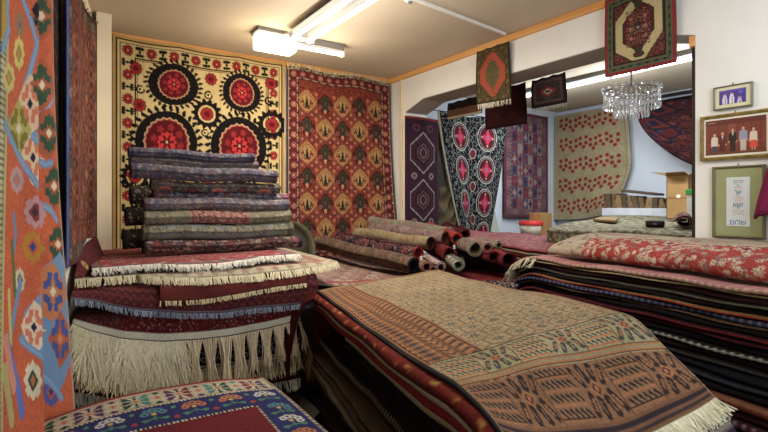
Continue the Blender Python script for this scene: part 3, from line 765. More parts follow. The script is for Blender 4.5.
# ------------------------------------------------------------------ hangings in the room beyond
def beyond():
    # maroon runner with three hexagons
    Y = OY1 - .03; X0, X1 = x_at_Y(405, Y), x_at_Y(439, Y)
    z0, z1 = 2.585, 1.27; w, h = X1 - X0, z0 - z1
    cv = Cv(w, h, .0075, (58, 36, 56))
    cv.speck([(70, 38, 58), (50, 32, 52), (76, 36, 46)], .5, 3, 1)
    def hexg(cy, ry):
        c = w / 2; rx = w * .36
        P = lambda k: [(c, cy - ry * k), (c + rx * k, cy - ry * .35 * k), (c + rx * k, cy + ry * .35 * k), (c, cy + ry * k), (c - rx * k, cy + ry * .35 * k), (c - rx * k, cy - ry * .35 * k), (c, cy - ry * k)]
        cv.line(P(1), .014, (176, 160, 156)); cv.line(P(.8), .008, (90, 50, 60)); cv.line(P(.45), .012, (130, 84, 84)); cv.line(P(.25), .012, (150, 110, 104))
    for cy, ry in ((.40, .23), (.93, .23), (1.4, .2)): hexg(cy, ry)
    for cx in (.3, .72): cv.ell(cx * w, .12, .05, .04, (110, 64, 76), .6)
    for cy in (.66, 1.17):
        for cx in (.24, .76): cv.ell(cx * w, cy, .038, .036, (150, 130, 130), .45, star=(8, .15))
    cv.frame(0, .02, (90, 40, 44), 'lr'); cv.frame(.02, .03, (40, 34, 60), 'lr'); cv.rect(0, 0, w, .03, (150, 50, 40))
    o, P = hang('hanging_runner', (X0, Y), (X1, Y), z0, z1, cv, WOOL, lambda u, v: .02 * np.sin(u * 4))
    tag(o, 'narrow dark plum runner with outlined hexagons hanging in the corner of the opening', 'hanging runner')
    # black suzani, gathered towards its foot
    Y = 4.62; X0, X1 = x_at_Y(437, Y), x_at_Y(507, Y); z0, z1 = 2.73, 1.2; w, h = X1 - X0, z0 - z1
    cv = Cv(w, h, .0068, (22, 22, 30))
    r = np.random.default_rng(5)
    for yy in np.arange(.03, h, .06):
        for xx in np.arange(.03, w, .06):
            x, y = xx + r.uniform(-.01, .01), yy + r.uniform(-.01, .01)
            a = r.uniform(0, 6); cv.line([(x + .028 * math.cos(a + t * .9), y + .028 * math.sin(a + t * .9)) for t in range(5)], .006, (164, 164, 162)); 
            if r.random() < .12: cv.ell(x, y, .01, .01, (120, 190, 150))
    for j in range(4):
        for i, cx in enumerate((.30, .70)):
            x, y = cx * w, .26 + j * .42
            cv.ell(x, y, .17, .185, (22, 22, 30)); cv.ell(x, y, .165, .18, (210, 206, 200), .93); cv.ell(x, y, .125, .15, (92, 26, 40)); cv.ell(x, y, .13, .155, (200, 190, 190), .95)
            cv.ell(x, y, .065, .075, (216, 40, 84), star=(4, .25)); cv.ell(x, y, .022, .024, (130, 120, 170))
            for t in range(4):
                a = t * math.pi / 2; cv.ell(x + .09 * math.cos(a), y + .11 * math.sin(a), .013, .013, (226, 190, 150))
        cv.ell(.5 * w, .47 + j * .42, .05, .055, (120, 30, 50)); cv.ell(.5 * w, .47 + j * .42, .06, .066, (210, 206, 196), .85)
    cv.A[:, cv.u < .03] = lin((190, 190, 170))
    ed = lambda u, v: (u + (v ** 1.3) * ((.30 + u * .44) - u))
    o, P = hang('suzani', (X0, Y), (X1, Y), lambda u: z0 - .03 * np.abs(np.sin(u * 5)), z1, cv, SILK, lambda u, v: .035 * np.sin(u * 9 + .6) * (.5 + v), edge=ed)
    tag(o, 'black embroidered suzani with crimson and pink roundels, gathered to a point below', 'wall hanging')
    tag(MB().tube([(XR + TH, 4.65, 2.74), (5.15, 4.65, 2.73), (5.35, YB2, 2.76)], .006, 6).to('washing_line', M_dark, None, True), 'thin dark line stretched across the room beyond, carrying the black suzani', 'line')
    # pale lining strip hanging slantwise beside it
    cv = Cv(.12, 1.5, .015, (168, 164, 140)); cv.speck([(150, 146, 124), (180, 176, 156)], .5, 3, 2)
    Yp = 4.72; xa, xb, xc, xd = x_at_Y(434, Yp), x_at_Y(440, Yp), x_at_Y(449, Yp), x_at_Y(455, Yp)
    u, v = np.meshgrid(np.linspace(0, 1, cv.nu), np.linspace(0, 1, cv.nv)); P = np.empty((cv.nv, cv.nu, 3))
    P[..., 0] = (xa + (xb - xa) * u) * (1 - v) + (xc + (xd - xc) * u) * v; P[..., 1] = Yp + .02 * np.sin(u * 3); P[..., 2] = 2.6 - 1.0 * v
    tag(link('cloth_strip', sheet_mesh('cloth_strip', P, cv.A, .006), SILK), 'pale grey-green cloth strip hanging slantwise beside the black suzani', 'cloth')
    # rose and blue panelled carpet
    Y = YB2 - .05; X0, X1 = x_at_Y(504, Y), x_at_Y(549, Y); z0, z1 = 2.95, 1.425; w, h = X1 - X0, z0 - z1
    cv = persian(w, h, .0095, (128, 92, 104), [(.04, (120, 66, 74), None), (.09, (140, 104, 112), [(84, 70, 100), (170, 130, 130)]), (.04, (96, 66, 84), [(170, 140, 140)])],
                 [(160, 120, 124), (84, 66, 96), (120, 60, 72), (170, 146, 142), (96, 90, 120)], 8, None, .55, 1)
    for i in range(6):
        for j in range(8):
            x, y = .2 + i * (w - .4) / 5, .2 + j * (h - .4) / 7
            cv.rect(x - .055, y - .07, x + .055, y + .07, [(96, 80, 112), (150, 100, 104), (120, 60, 76), (164, 146, 144)][(i * 3 + j * 2) % 4]); cv.ell(x, y, .035, .045, [(176, 150, 146), (70, 60, 96), (150, 70, 80)][(i + j) % 3], star=(4, .3))
    o, P = hang('hanging_carpet', (X0, Y), (X1, Y), z0, lambda u: z1 - .02 * u, cv, WOOL, lambda u, v: .02 * np.sin(u * 5))
    tag(o, 'faded rose and slate-blue carpet of small square panels beyond the opening', 'wall carpet')
    # beige suzani with red dots
    X = XF - .08; Y0, Y1 = y_at_X(556, X), y_at_X(627, X); z0, z1 = 2.98, 1.37; w, h = Y0 - Y1, z0 - z1
    cv = Cv(w, h, .0085, (190, 178, 138)); cv.speck([(182, 168, 126), (198, 186, 148)], .5, 3, 2)
    for j in range(5):
        for i in range(6):
            x0, y0 = .12 + i * (w - .2) / 6 + .04, .13 + j * .31
            for a, b in ((-.045, -.04), (.045, -.05), (-.045, .04), (.045, .035), (0, .095)):
                cv.ell(x0 + a + r.uniform(-.006, .006), y0 + b + .035 * (i % 2), .029, .029, (176, 48, 42), star=(7, .12)); cv.ell(x0 + a, y0 + b + .035 * (i % 2), .008, .008, (120, 40, 36))
    cv.frame(0, .02, (200, 192, 160)); cv.line([(w - .05, 0), (w - .05, h)], .01, (170, 140, 100))
    ed = lambda u, v: u + .09 * v * (u - .15) * 0 - .0 * u + np.where(v > .55, -(v - .55) ** 1.4 * .75 * u ** 2, 0) + .05 * np.sin(v * 2.6) * u - .04 * v * (1 - u)
    o, P = hang('suzani', (X, Y0), (X, Y1), z0, lambda u: z1 - .03 * np.sin(u * 3) + .12 * u, cv, SILK, lambda u, v: .03 * np.sin(u * 11 + .5) * v * u + .02, edge=ed, back=(150, 60, 50))
    tag(o, 'beige suzani scattered with clusters of small red dots on the far wall', 'wall hanging')
    # dark carpet draped in the far right corner of the opening
    X = 6.42; 
    cv = persian(1.0, 1.1, .009, (58, 26, 30), [(.05, (40, 30, 40), None), (.1, (84, 34, 36), [(60, 60, 76), (130, 70, 60)])], [(96, 40, 38), (44, 38, 54), (120, 60, 50)], 5, ((40, 34, 48), (96, 34, 36), (60, 60, 80)), .5, 1)
    for k in range(4):
        cv.dia(.5, .2 + .25 * k, .26, .14, (34, 36, 50)); cv.dia(.5, .2 + .25 * k, .2, .105, (110, 44, 42)); cv.dia(.5, .2 + .25 * k, .1, .06, (40, 40, 60))
    u, v = np.meshgrid(np.linspace(0, 1, cv.nu), np.linspace(0, 1, cv.nv)); P = np.empty((cv.nv, cv.nu, 3))
    top = [onX(638, 106, X), onX(668, 99, X), onX(712, 92, X)]; bot = [onX(640, 112, X), onX(664, 149, X - .15), onX(716, 172, X - .1)]
    mid = [onX(637, 108, X - .08), onX(652, 128, X - .2), onX(714, 135, X - .16)]
    def q3(p, t): t = t[..., None]; return p[0] * (1 - t) * (1 - 2 * t) + p[1] * 4 * t * (1 - t) + p[2] * t * (2 * t - 1)
    T_, M_, B_ = q3(top, u), q3(mid, u), q3(bot, u); vv = v[..., None]
    P = T_ * (1 - vv) * (1 - 2 * vv) + M_ * 4 * vv * (1 - vv) + B_ * vv * (2 * vv - 1)
    tag(link('draped_carpet', sheet_mesh('draped_carpet', P, cv.A, .01), WOOL), 'dark maroon and navy carpet draped across the upper corner of the far wall', 'draped carpet')
    m = MB().tube([onX(634, 101, X + .08), onX(716, 87, X + .08)], .02, 8)
    tag(m.to('hanging_rail', M_dark, None, True), 'dark rail on the far wall above the draped carpet', 'rail')
beyond()
# ================================================================== heap of rugs on the left, under the suzani
def interp(px, pts):
    return np.interp(px, [p[0] for p in pts], [p[1] for p in pts])
def drape(name, label, hem, Yf, ztop, Yb, cv, rad=.10, thick=.008, wav=.004, seed=0, cat='rug', group=None, curl=.0, lap=0., ztop2=None, climb=0.):
    """rug lying on the heap, its front end hanging over the edge down to the hem (photo points) at distance Yf"""
    nu, nv = cv.nu, cv.nv; u = np.linspace(0, 1, nu)
    px = hem[0][0] + (hem[-1][0] - hem[0][0]) * u
    X = np.array([x_at_Y(p, Yf) for p in px]); py = interp(px, hem)
    zh = np.array([z_at(y, dep(x, Yf)) for x, y in zip(X, py)])
    k = np.convolve(np.pad(zh, 6, 'edge'), np.ones(13) / 13, 'valid'); zh = k if len(k) == nu else zh
    P = np.empty((nv, nu, 3))
    for i in range(nu):
        zt = ztop + (0 if ztop2 is None else (ztop2 - ztop) * u[i])
        a = np.linspace(0, math.pi / 2, 12)
        prof = [(Yb, zt + .03)] + [(Yf + rad - rad * math.sin(t), zt - rad * (1 - math.cos(t))) for t in a]
        if zh[i] < zt - rad: prof.append((Yf, zh[i]))
        pr = np.array(prof); L = np.concatenate([[0], np.cumsum(np.hypot(*np.diff(pr, axis=0).T))])
        end = L[-1]
        if zh[i] >= zt - rad:                      # hem reached on the curve itself
            ok = np.interp(zh[i], pr[::-1, 1], L[::-1]); end = max(ok, L[1] * .98)
        s = np.linspace(0, end, nv)
        P[:, i, 1] = np.interp(s, L, pr[:, 0]); P[:, i, 2] = np.interp(s, L, pr[:, 1]); P[:, i, 0] = X[i]
    r = np.random.default_rng(seed)
    U = u[None, :]; V = np.linspace(0, 1, nv)[:, None]
    P[..., 1] += -wav * (np.sin(U * 17 + seed) + .6 * np.sin(U * 39 + seed * 2)) * V ** 2 - curl * V ** 8
    P[..., 2] += .3 * wav * np.sin(U * 11 + seed) * (1 - V)
    for j in range(nv):
        xl = np.maximum(P[j, :, 0].min(), wl(P[j, :, 1]) + .035); P[j, :, 0] = xl + (X - X[0]) * (X[-1] - xl) / (X[-1] - X[0])
    if climb: P[..., 2] += climb * np.exp(-(U / .075) ** 2) * np.clip(1 - V * 1.15, 0, 1) ** .5
    me = sheet_mesh(name, P, cv.A, thick); o = link(name, me, WOOL); tag(o, label, cat, group)
    return o, P

def left_heap():
    G = 'rugs heaped on the left'
    # lowest: maroon rug with white fringe
    hem = [(72, 391), (110, 398), (180, 396), (250, 388), (300, 378)]
    cv = persian(1.55, 1.0, .014, (112, 52, 54), [(.05, (90, 36, 40), None)], [(130, 70, 68), (90, 40, 46)], 2, None, .5, 1)
    o, P = drape('rug', 'faded maroon rug at the foot of the left heap with a short white fringe', hem, 3.262, .79, 3.9, cv, seed=1, group=G)
    fringe(o, P[-1], (0, -.5, -1), .07, 320, .006, (206, 204, 186), .25, out=(0, -1, 0), seed=1)
    # navy rug with white scroll border and cream fringe
    hem = [(76, 366), (120, 372), (180, 372), (250, 362), (300, 352)]
    cv = Cv(1.55, .9, .007, (22, 20, 28)); h = cv.h
    for k in range(44):
        x = .02 + k * .036
        cv.ell(x, h - .05 - .012 * (k % 2), .016, .016, (150, 146, 136), .62); cv.line([(x, h - .085), (x + .018, h - .10), (x + .036, h - .085)], .007, (140, 136, 126)); cv.ell(x + .018, h - .12, .008, .008, (130, 120, 110))
    cv.rect(0, h - .02, 1.55, h, (176, 168, 146)); cv.rect(0, h - .16, 1.55, h - .15, (120, 40, 40))
    o, P = drape('rug', 'near-navy rug with white scroll border showing through the long fringe of the left heap', hem, 3.235, .88, 3.9, cv, seed=2, group=G)
    fringe(o, P[-1], (0, -.25, -1), .12, 420, .006, (196, 184, 150), .22, out=(0, -1, 0), seed=5)
    # crimson rug with the long cream fringe
    hem = [(68, 324.5), (80, 329), (92, 333), (122, 339), (165, 342), (205, 339), (240, 334), (270, 328), (300, 320)]
    cv = Cv(1.6, .9, .008, (104, 24, 30)); cv.speck([(120, 30, 36), (92, 20, 28), (150, 90, 84)], .35, 3, 1, sym=False); h = cv.h
    cv.speck([(196, 170, 160), (104, 24, 30), (104, 24, 30), (104, 24, 30)], .12, 6, 1, cv.V < h * .93, sym=False)
    cv.rect(0, h - .042, 1.6, h, (252, 246, 222)); cv.rect(.0, 0, .36, h - .042, (96, 34, 40)); cv.speck([(110, 44, 48), (140, 90, 88), (84, 28, 34)], .5, 8, 1, (cv.U < .36) & (cv.V < h - .042), sym=False)
    o, P = drape('rug', 'dark crimson rug with a cream hem band and very long tangled cream fringe', hem, 3.215, .975, 4.0, cv, seed=3, wav=.006, group=G)
    n = P.shape[1]; a, b = int(n * .44), n
    me1 = P[-1, :int(n * .50)]; me2 = P[-1, int(n * .47):]
    fringe(o, me1, (0, -.12, -1), [.26, .30, .27, .25], 760, .006, (232, 222, 190), .48, out=(0, -1, 0), seed=7, seg=6, jit=.3, lift=.006)
    fringe(o, me2, (0, -.10, -1), [.25, .26, .23, .20], 420, .0065, (228, 216, 184), .12, out=(0, -1, 0), seed=9, seg=6, jit=.25, clump=.092, col2=(176, 150, 124), lift=.006)
    # wine-red rug with gold rosettes and grey-blue fringe
    hem = [(64, 300), (78, 301), (92, 302), (112, 307), (135, 310.5), (180, 313.5), (220, 313), (243, 309.5), (297, 304.5), (318, 300)]
    cv = Cv(1.72, .95, .0072, (104, 40, 44)); h = cv.h
    cv.speck([(116, 48, 50), (90, 30, 38), (84, 40, 52)], .5, 3, 1)
    for k in range(6):
        v = h - .05 - k * .028; cv.rect(0, v, 1.72, v + .006, [(66, 28, 40), (126, 60, 58)][k % 2])
        for i in range(60): cv.dia(.015 + i * .029, v + .016, .008, .008, [(70, 36, 50), (140, 76, 66)][(i + k) % 2])
    for i in range(13):
        x = .06 + i * .135
        cv.ell(x, h - .30, .034, .03, (168, 130, 80)); cv.ell(x, h - .30, .024, .02, (206, 180, 126), star=(8, .2)); cv.ell(x, h - .30, .012, .011, (110, 50, 40))
        cv.dia(x + .067, h - .29, .03, .034, (66, 32, 44)); cv.dia(x + .067, h - .29, .018, .02, (150, 96, 66)); cv.line([(x + .03, h - .26), (x + .067, h - .235), (x + .105, h - .26)], .008, (60, 30, 44))
    cv.rect(0, h - .012, 1.72, h, (126, 130, 144))
    o, P = drape('rug', 'wine-red rug with small gold rosettes and grey-blue fringe draped over the left heap', hem, 3.175, 1.13, 3.95, cv, seed=4, wav=.004, group=G, climb=.30)
    fringe(o, P[-1], (0, -.35, -1), .035, 520, .005, (140, 146, 160), .4, out=(0, -1, 0), seed=11, col2=(84, 92, 112), lift=.004)
    # small rug end sticking out under the cream one
    hem = [(160, 301), (200, 300), (240, 293.5), (275, 287), (306, 283)]
    cv = Cv(.85, .5, .008, (128, 56, 46)); cv.speck([(140, 66, 52), (112, 46, 44), (96, 50, 60)], .5, 3, 1); cv.rect(0, .44, .85, .5, (120, 50, 44))
    o, P = drape('rug', 'brick-red rug end with a short beige fringe poking out below the cream-fringed rug', hem, 3.160, 1.16, 3.7, cv, seed=6, wav=.003, group=G, ztop2=1.155)
    fringe(o, P[-1], (0, -.5, -1), .03, 240, .006, (190, 176, 140), .3, out=(0, -1, 0), seed=13)
    # cream-fringed rug
    hem = [(76, 276.5), (95, 276), (140, 277), (200, 278), (250, 275), (290, 270.5), (325, 266), (343, 262)]
    cv = persian(1.62, .9, .009, (176, 160, 136), [(.06, (200, 190, 162), [(170, 140, 120)]), (.05, (170, 120, 106), None)], [(186, 166, 142), (150, 110, 98), (160, 150, 136)], 3, None, .5, 1)
    o, P = drape('rug', 'pale rug with a thick cream fringe under the pink-red top rug of the left heap', hem, 3.175, 1.185, 4.3, cv, seed=7, wav=.004, rad=.09, group=G)
    fringe(o, P[-1], (0, -.6, -1), .05, 620, .007, (208, 198, 166), .25, out=(0, -1, 0), seed=15, lift=.006)
    # pink-red top rug
    hem = [(93, 268.5), (108, 266), (124, 261.5), (140, 262), (162, 265.5), (190, 265.5), (220, 264), (243, 261), (275, 256.5), (305, 252.5)]
    w, h = 1.3, .95
    cv = Cv(w, h, .007, (158, 62, 66)); cv.speck([(180, 92, 92), (140, 44, 52), (190, 140, 130), (120, 70, 80)], .6, 3, 1)
    for j in range(9):
        for i in range(11):
            x, y = .1 + i * .11 + (j % 2) * .055, h - .19 - j * .075
            cv.ell(x, y, .03, .022, (196, 130, 124), star=(5, .3)); cv.ell(x, y, .012, .01, (140, 36, 44))
    cv.frame(0, .014, (156, 30, 40), 'lrb'); cv.frame(.014, .06, (136, 118, 122), 'lrb'); cv.frame(.06, .07, (150, 40, 46), 'lrb'); cv.frame(.07, .13, (170, 78, 80), 'lrb')
    cv.dots(.037, .05, .014, [(100, 96, 116), (170, 140, 130)], 'lrb'); cv.dots(.1, .06, .02, [(186, 60, 60), (206, 170, 150), (140, 40, 50)], 'lrb')
    o, P = drape('rug', 'pink-red rug with grey-lilac border and white fringe, under the stacked rolls', hem, 3.24, 1.232, 4.35, cv, seed=8, wav=.004, rad=.07, thick=.01, group=G, ztop2=1.245)
    fringe(o, P[-1], (0, -.8, -.75), .055, 520, .007, (222, 218, 206), .25, out=(0, -.3, 1), seed=17, lift=.003)
    # plinth under the heap
    struct('trim_9', MB().box((.32, 3.36, 0), (1.5, 4.3, .74)), M_dark)
left_heap()

def left_rolls():
    G = 'carpet rolls stacked on the left heap'
    CRM_ = (186, 172, 150)
    def C(seed, ground, pal, ends, w=1.15, h=.36, extra=None, dens=.55):
        cv = Cv(w, h, .006, ground); cv.speck(pal + [CRM_], dens * .8, seed, 1)
        r = np.random.default_rng(seed)
        for i in range(22):
            for j in range(8):
                x, y = .06 + i * .05, .02 + j * .048 + (i % 2) * .024; k = pal[(i + j) % len(pal)]
                cv.ell(x, y, .020, .017, tuple(int(c * .5) for c in ground)); cv.ell(x, y, .017, .0145, k, star=(6, .3)); cv.ell(x, y, .007, .006, CRM_ if (i + j) % 2 else pal[(i * 2 + j) % len(pal)])
        if extra: extra(cv)
        cv.A = cv.A * 1.12 * .86 + lin((156, 146, 134)) * .14
        for k, c in enumerate(ends):
            cv.rect(.022 * k, 0, .022 * (k + 1), h, c); cv.rect(w - .022 * (k + 1), 0, w - .022 * k, h, c)
        return cv
    GY, BL, RD, CRM = (112, 112, 122), (74, 82, 116), (140, 52, 56), (176, 164, 142)
    def diamonds(cv):
        for i in range(5):
            x = .15 + i * .22
            for y in (.06, .2, .33): cv.dia(x, y, .075, .04, [(196, 104, 92), (84, 30, 38)][i % 2]); cv.dia(x, y, .03, .018, (150, 60, 60))
    def redband(cv):
        cv.rect(.36, .0, .82, .36, (150, 66, 70)); cv.speck([(196, 130, 120), (140, 50, 60), (190, 180, 150)], .5, 4, 1, (cv.U > .36) & (cv.U < .82))
    def bluish(cv):
        for i in range(5):
            for y in (.08, .2, .32): cv.dia(.2 + i * .19, y, .09, .05, (120, 138, 150)); cv.dia(.2 + i * .19, y, .05, .03, (150, 150, 130))
    defs = [  # px0, px1, centre y, half height px, depth Y, label, canvas, edge, inner
        (143, 300, 245, 6.8, 3.70, 'dark floral roll in red, cream and navy at the bottom of the roll stack', C(1, (74, 40, 46), [(150, 50, 54), (176, 150, 136), (50, 46, 64), (120, 40, 46), (40, 30, 36)], [(60, 50, 60)]), (50, 36, 44), (60, 30, 34)),
        (142, 291, 231.5, 8.2, 3.72, 'olive-grey roll with pale blue lozenges, second from the bottom of the roll stack', C(2, (132, 128, 104), [(150, 146, 120), (112, 112, 96), (140, 136, 112)], [(120, 112, 90), (96, 100, 92)], extra=bluish), (128, 118, 92), (110, 96, 78)),
        (143, 289, 217, 7.5, 3.72, 'beige-green roll with a pinkish-red panel, third from the bottom of the roll stack', C(3, (146, 140, 112), [(160, 152, 124), (122, 124, 100), (150, 130, 110)], [(130, 126, 100)], extra=redband), (136, 126, 98), (120, 104, 80)),
        (143, 288, 204.5, 6.6, 3.72, 'grey-lilac roll with soft blue flowers below the navy floral roll', C(4, (120, 112, 124), [(84, 92, 130), (150, 136, 140), (130, 80, 86), (100, 104, 120), (160, 150, 140)], [(130, 90, 92), (110, 106, 116)]), (120, 90, 92), (90, 76, 80)),
        (152, 287, 197, 6.2, 3.80, 'navy, red and white floral roll in the middle of the roll stack', C(5, (66, 68, 104), [(150, 60, 66), (180, 172, 164), (50, 60, 104), (130, 150, 160), (84, 60, 84)], [(150, 50, 56)]), (140, 50, 54), (60, 40, 50)),
        (150, 279, 187, 5.8, 3.74, 'dark roll with peach and maroon diamonds in the upper roll stack', C(6, (72, 62, 66), [(96, 84, 84), (54, 46, 54), (130, 110, 104)], [(110, 96, 90)], extra=diamonds), (60, 50, 54), (60, 40, 40)),
        (130, 276, 174.5, 8., 3.70, 'thick blue-grey patterned roll third from the top of the roll stack', C(7, (92, 90, 110), [(74, 78, 108), (130, 122, 124), (120, 76, 84), (104, 104, 124)], [(116, 100, 108), (80, 76, 92)]), (90, 70, 70), (96, 70, 66)),
        (129, 257, 163.6, 5.6, 3.765, 'slate and tan roll second from the top of the roll stack', C(8, (96, 94, 112), [(140, 120, 100), (84, 90, 124), (150, 140, 130), (130, 70, 66)], [(110, 90, 100)]), (110, 70, 66), (90, 66, 60)),
        (128, 254, 155.3, 5.4, 3.725, 'blue-grey and violet roll on the very top of the roll stack', C(9, (88, 86, 112), [(70, 70, 112), (130, 110, 120), (120, 124, 140), (110, 66, 80)], [(110, 90, 110), (70, 60, 90)]), (80, 70, 90), (84, 64, 66)),
    ]
    for k, (p0, p1, py, ry, Y, lab, cv, e, inn) in enumerate(defs):
        pm = (p0 + p1) / 2; X0, X1 = x_at_Y(p0, Y), x_at_Y(p1, Y); xm = (X0 + X1) / 2
        d = dep(xm, Y); z = z_at(py, d); r = ry / F * d
        roll(lab, (X1, Y + .0, z - .004), (X0, Y, z + .004), r * 1.0, cv, e, inn, 2.2, .97, G, seed=k, gap=.010, sag=.003 * (k % 3))
    # darker rolls and a folded rug behind, in shade
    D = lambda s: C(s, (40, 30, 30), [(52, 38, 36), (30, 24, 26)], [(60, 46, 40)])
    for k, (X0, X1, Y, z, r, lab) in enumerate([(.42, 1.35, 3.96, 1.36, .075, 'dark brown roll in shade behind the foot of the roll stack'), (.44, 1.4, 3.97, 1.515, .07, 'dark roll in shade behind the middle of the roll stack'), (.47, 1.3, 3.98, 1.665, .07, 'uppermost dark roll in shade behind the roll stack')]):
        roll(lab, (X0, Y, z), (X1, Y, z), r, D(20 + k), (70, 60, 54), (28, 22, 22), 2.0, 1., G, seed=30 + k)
    # round tray
    c = onY(288, 251, 4.3); t = empty('round_tray', c, 'large round olive-brown tray standing on edge behind the stacked rolls', 'tray')
    ax = np.array([.15, -1, .12]); R = .27
    M_tray = plain('olive_lacquer', (84, 80, 58), .5, noise=.15, nscale=12); M_tray2 = plain('dark_olive_lacquer', (62, 56, 42), .6, noise=.15, nscale=12)
    MB().lathe(c, [(0, 0), (R * .86, 0), (R * .86, -.01), (0, -.01)], 48, ax).to('tray_plate', M_tray2, t, True)
    MB().lathe(c, [(R * .86, -.012), (R * .9, .02), (R, .045), (R * 1.03, .04), (R * .93, .0), (R * .86, -.012)], 48, ax).to('rim', M_tray, t, True)
    # price sheet
    cv = Cv(.16, .12, .01, (196, 196, 186)); cv.rect(.03, .03, .1, .036, (150, 150, 146)); cv.rect(.03, .05, .12, .056, (160, 160, 156))
    pts = [W(67, 241, 2.98), W(92, 236, 3.2), W(69, 259, 2.92), W(81, 249, 2.98)]
    u, v = np.meshgrid(np.linspace(0, 1, cv.nu), np.linspace(0, 1, cv.nv)); u, v = u[..., None], v[..., None]
    P = (pts[0] * (1 - u) + pts[1] * u) * (1 - v) + (pts[2] * (1 - u) + pts[3] * u) * v; P[..., 2] += .012 * np.sin(u[..., 0] * 5 + v[..., 0] * 3)
    tag(link('paper_sheet', sheet_mesh('paper_sheet', P, cv.A, .001, (180, 180, 172)), PRINT), 'small crumpled white paper sheet between the side-wall carpet and the heap', 'paper')
left_rolls()

# ================================================================== rug corner lying low in front, bottom left
def front_left():
    z = .75; X0, X1, Y0, Y1 = -.025, .87, 1.0, 2.385
    w, h = X1 - X0, Y1 - Y0
    cv = Cv(w, h, .0045, (110, 24, 34)); cv.speck([(120, 30, 40), (98, 20, 30)], .4, 2, 1)
    NV, WH = (42, 44, 100), (206, 196, 170)
    # v=0 is the far end
    e = .30
    cv.rect(0, 0, w, .026, (146, 40, 44)); cv.rect(0, .026, w, .036, (190, 180, 150)); cv.rect(0, .036, w, .19, (198, 188, 160)); cv.rect(0, .044, w, .049, (96, 60, 66)); cv.rect(0, .178, w, .183, (96, 60, 66))
    MOT = [(84, 44, 92), (28, 70, 62), (120, 36, 50), (64, 136, 128), (84, 44, 92), (28, 70, 62)]
    for k in range(6):
        x = w - .085 - k * .165; y = .114; c1, c2 = MOT[k % 6], MOT[(k + 2) % 6]
        for s in (-1, 1):
            for t in (-1, 0, 1):
                cv.poly([(x + s * .008, y + t * .012), (x + s * .03, y + t * .040 - .018), (x + s * .05, y + t * .046 - .022), (x + s * .046, y + t * .046 - .006), (x + s * .062, y + t * .046), (x + s * .046, y + t * .046 + .008), (x + s * .05, y + t * .046 + .02), (x + s * .03, y + t * .040 + .012)], c1 if s > 0 else c2)
        cv.line([(x, .056), (x, .172)], .008, (40, 40, 52)); cv.dia(x, y, .02, .022, (198, 188, 160)); cv.dia(x, y, .014, .016, (196, 120, 76))
        for yy in (.06, .168): cv.dia(x + .0825, yy, .018, .016, c2); cv.dia(x, yy, .014, .012, c1)
        cv.ell(x + .0825, y, .012, .016, (190, 110, 84), star=(4, .3))
    def dash(x0, y0, x1, y1, hor):
        n = int(((x1 - x0) if hor else (y1 - y0)) / .016)
        for i in range(n):
            if hor: cv.rect(x0 + i * .016, y0, x0 + i * .016 + .008, y1, (26, 24, 30)); cv.rect(x0 + i * .016 + .008, y0, x0 + (i + 1) * .016, y1, WH)
            else: cv.rect(x0, y0 + i * .016, x1, y0 + i * .016 + .008, (26, 24, 30)); cv.rect(x0, y0 + i * .016 + .008, x1, y0 + (i + 1) * .016, WH)
    dash(0, .19, w, .202, True)
    cv.rect(0, .202, w, .365, NV); cv.rect(w - .155, .202, w - .014, h, NV)
    FL = [(190, 116, 66), (86, 136, 150), (204, 200, 194), (196, 120, 70)]
    def flower(x, y, c, vert):
        for t in range(5):
            a = -math.pi / 2 + (t - 2) * .66 + (0 if not vert else .6); cv.ell(x + math.cos(a) * .034, y + math.sin(a) * .038, .016, .018, c); cv.ell(x + math.cos(a) * .034, y + math.sin(a) * .038, .006, .007, (60, 60, 96))
        cv.line([(x, y + .05), (x, y)], .007, (70, 120, 90)); cv.line([(x - .04, y + .056), (x, y + .03), (x + .04, y + .056)], .007, (80, 130, 110)); cv.ell(x - .036, y + .044, .014, .009, (84, 132, 108)); cv.ell(x + .036, y + .044, .014, .009, (84, 132, 108)); cv.ell(x, y - .002, .010, .011, (206, 170, 90))
    for k in range(6): flower(w - .085 - k * .15, .27, FL[(k + 2) % 4], False); cv.ell(w - .16 - k * .15, .325, .012, .014, (150, 60, 66)); cv.ell(w - .16 - k * .15, .24, .009, .012, (90, 140, 110))
    for k in range(9): flower(w - .083, .42 + k * .13, FL[(k + 1) % 4], True)
    dash(0, .365, w - .155, .377, True); dash(w - .167, .365, w - .155, h, False); dash(w - .014, 0, w, h, False)
    u, v = np.meshgrid(np.linspace(0, 1, cv.nu), np.linspace(0, 1, cv.nv))
    P = np.empty((cv.nv, cv.nu, 3)); P[..., 0] = X0 + w * u; P[..., 1] = Y1 - h * v
    P[..., 2] = z + .045 * np.sin(np.clip(1 - u * 1.05, 0, 1) * math.pi) * np.exp(-(v / .35) ** 2) + .004 * np.sin(u * 9) + .006 * np.sin(v * 8) - .012 * (1 - v) ** 6 * 0
    o = link('rug', sheet_mesh('rug', P, cv.A, .012), WOOL); tag(o, 'crimson rug with cream leaf band and navy flower border on the low pile', 'rug')
    # folded rugs beneath
    zz = z - .014; cols = [(84, 30, 34), (40, 30, 36), (96, 50, 44), (34, 26, 34), (70, 26, 30), (50, 40, 40)]
    names = ['first', 'second', 'third', 'fourth', 'fifth', 'lowest']
    for k in range(6):
        t = .12; m = MB(); dx = [.0, .03, .01, .035, .015, .03][k]
        m.box((.07, Y0 + .02, zz - t), (X1 - dx, Y1 - .01 - dx * .5, zz - .004)); zz -= t
        if zz < .01: pass
        o = m.to('folded_rug', plain('folded_wool_%d' % k, cols[k], .95, noise=.15, nscale=40, bump=.2, spec=.1), None, False, .03)
        tag(o, '%s folded dark rug below the crimson flower-bordered rug of the low pile' % names[k], 'folded rug', 'folded rugs of the low pile')
front_left()
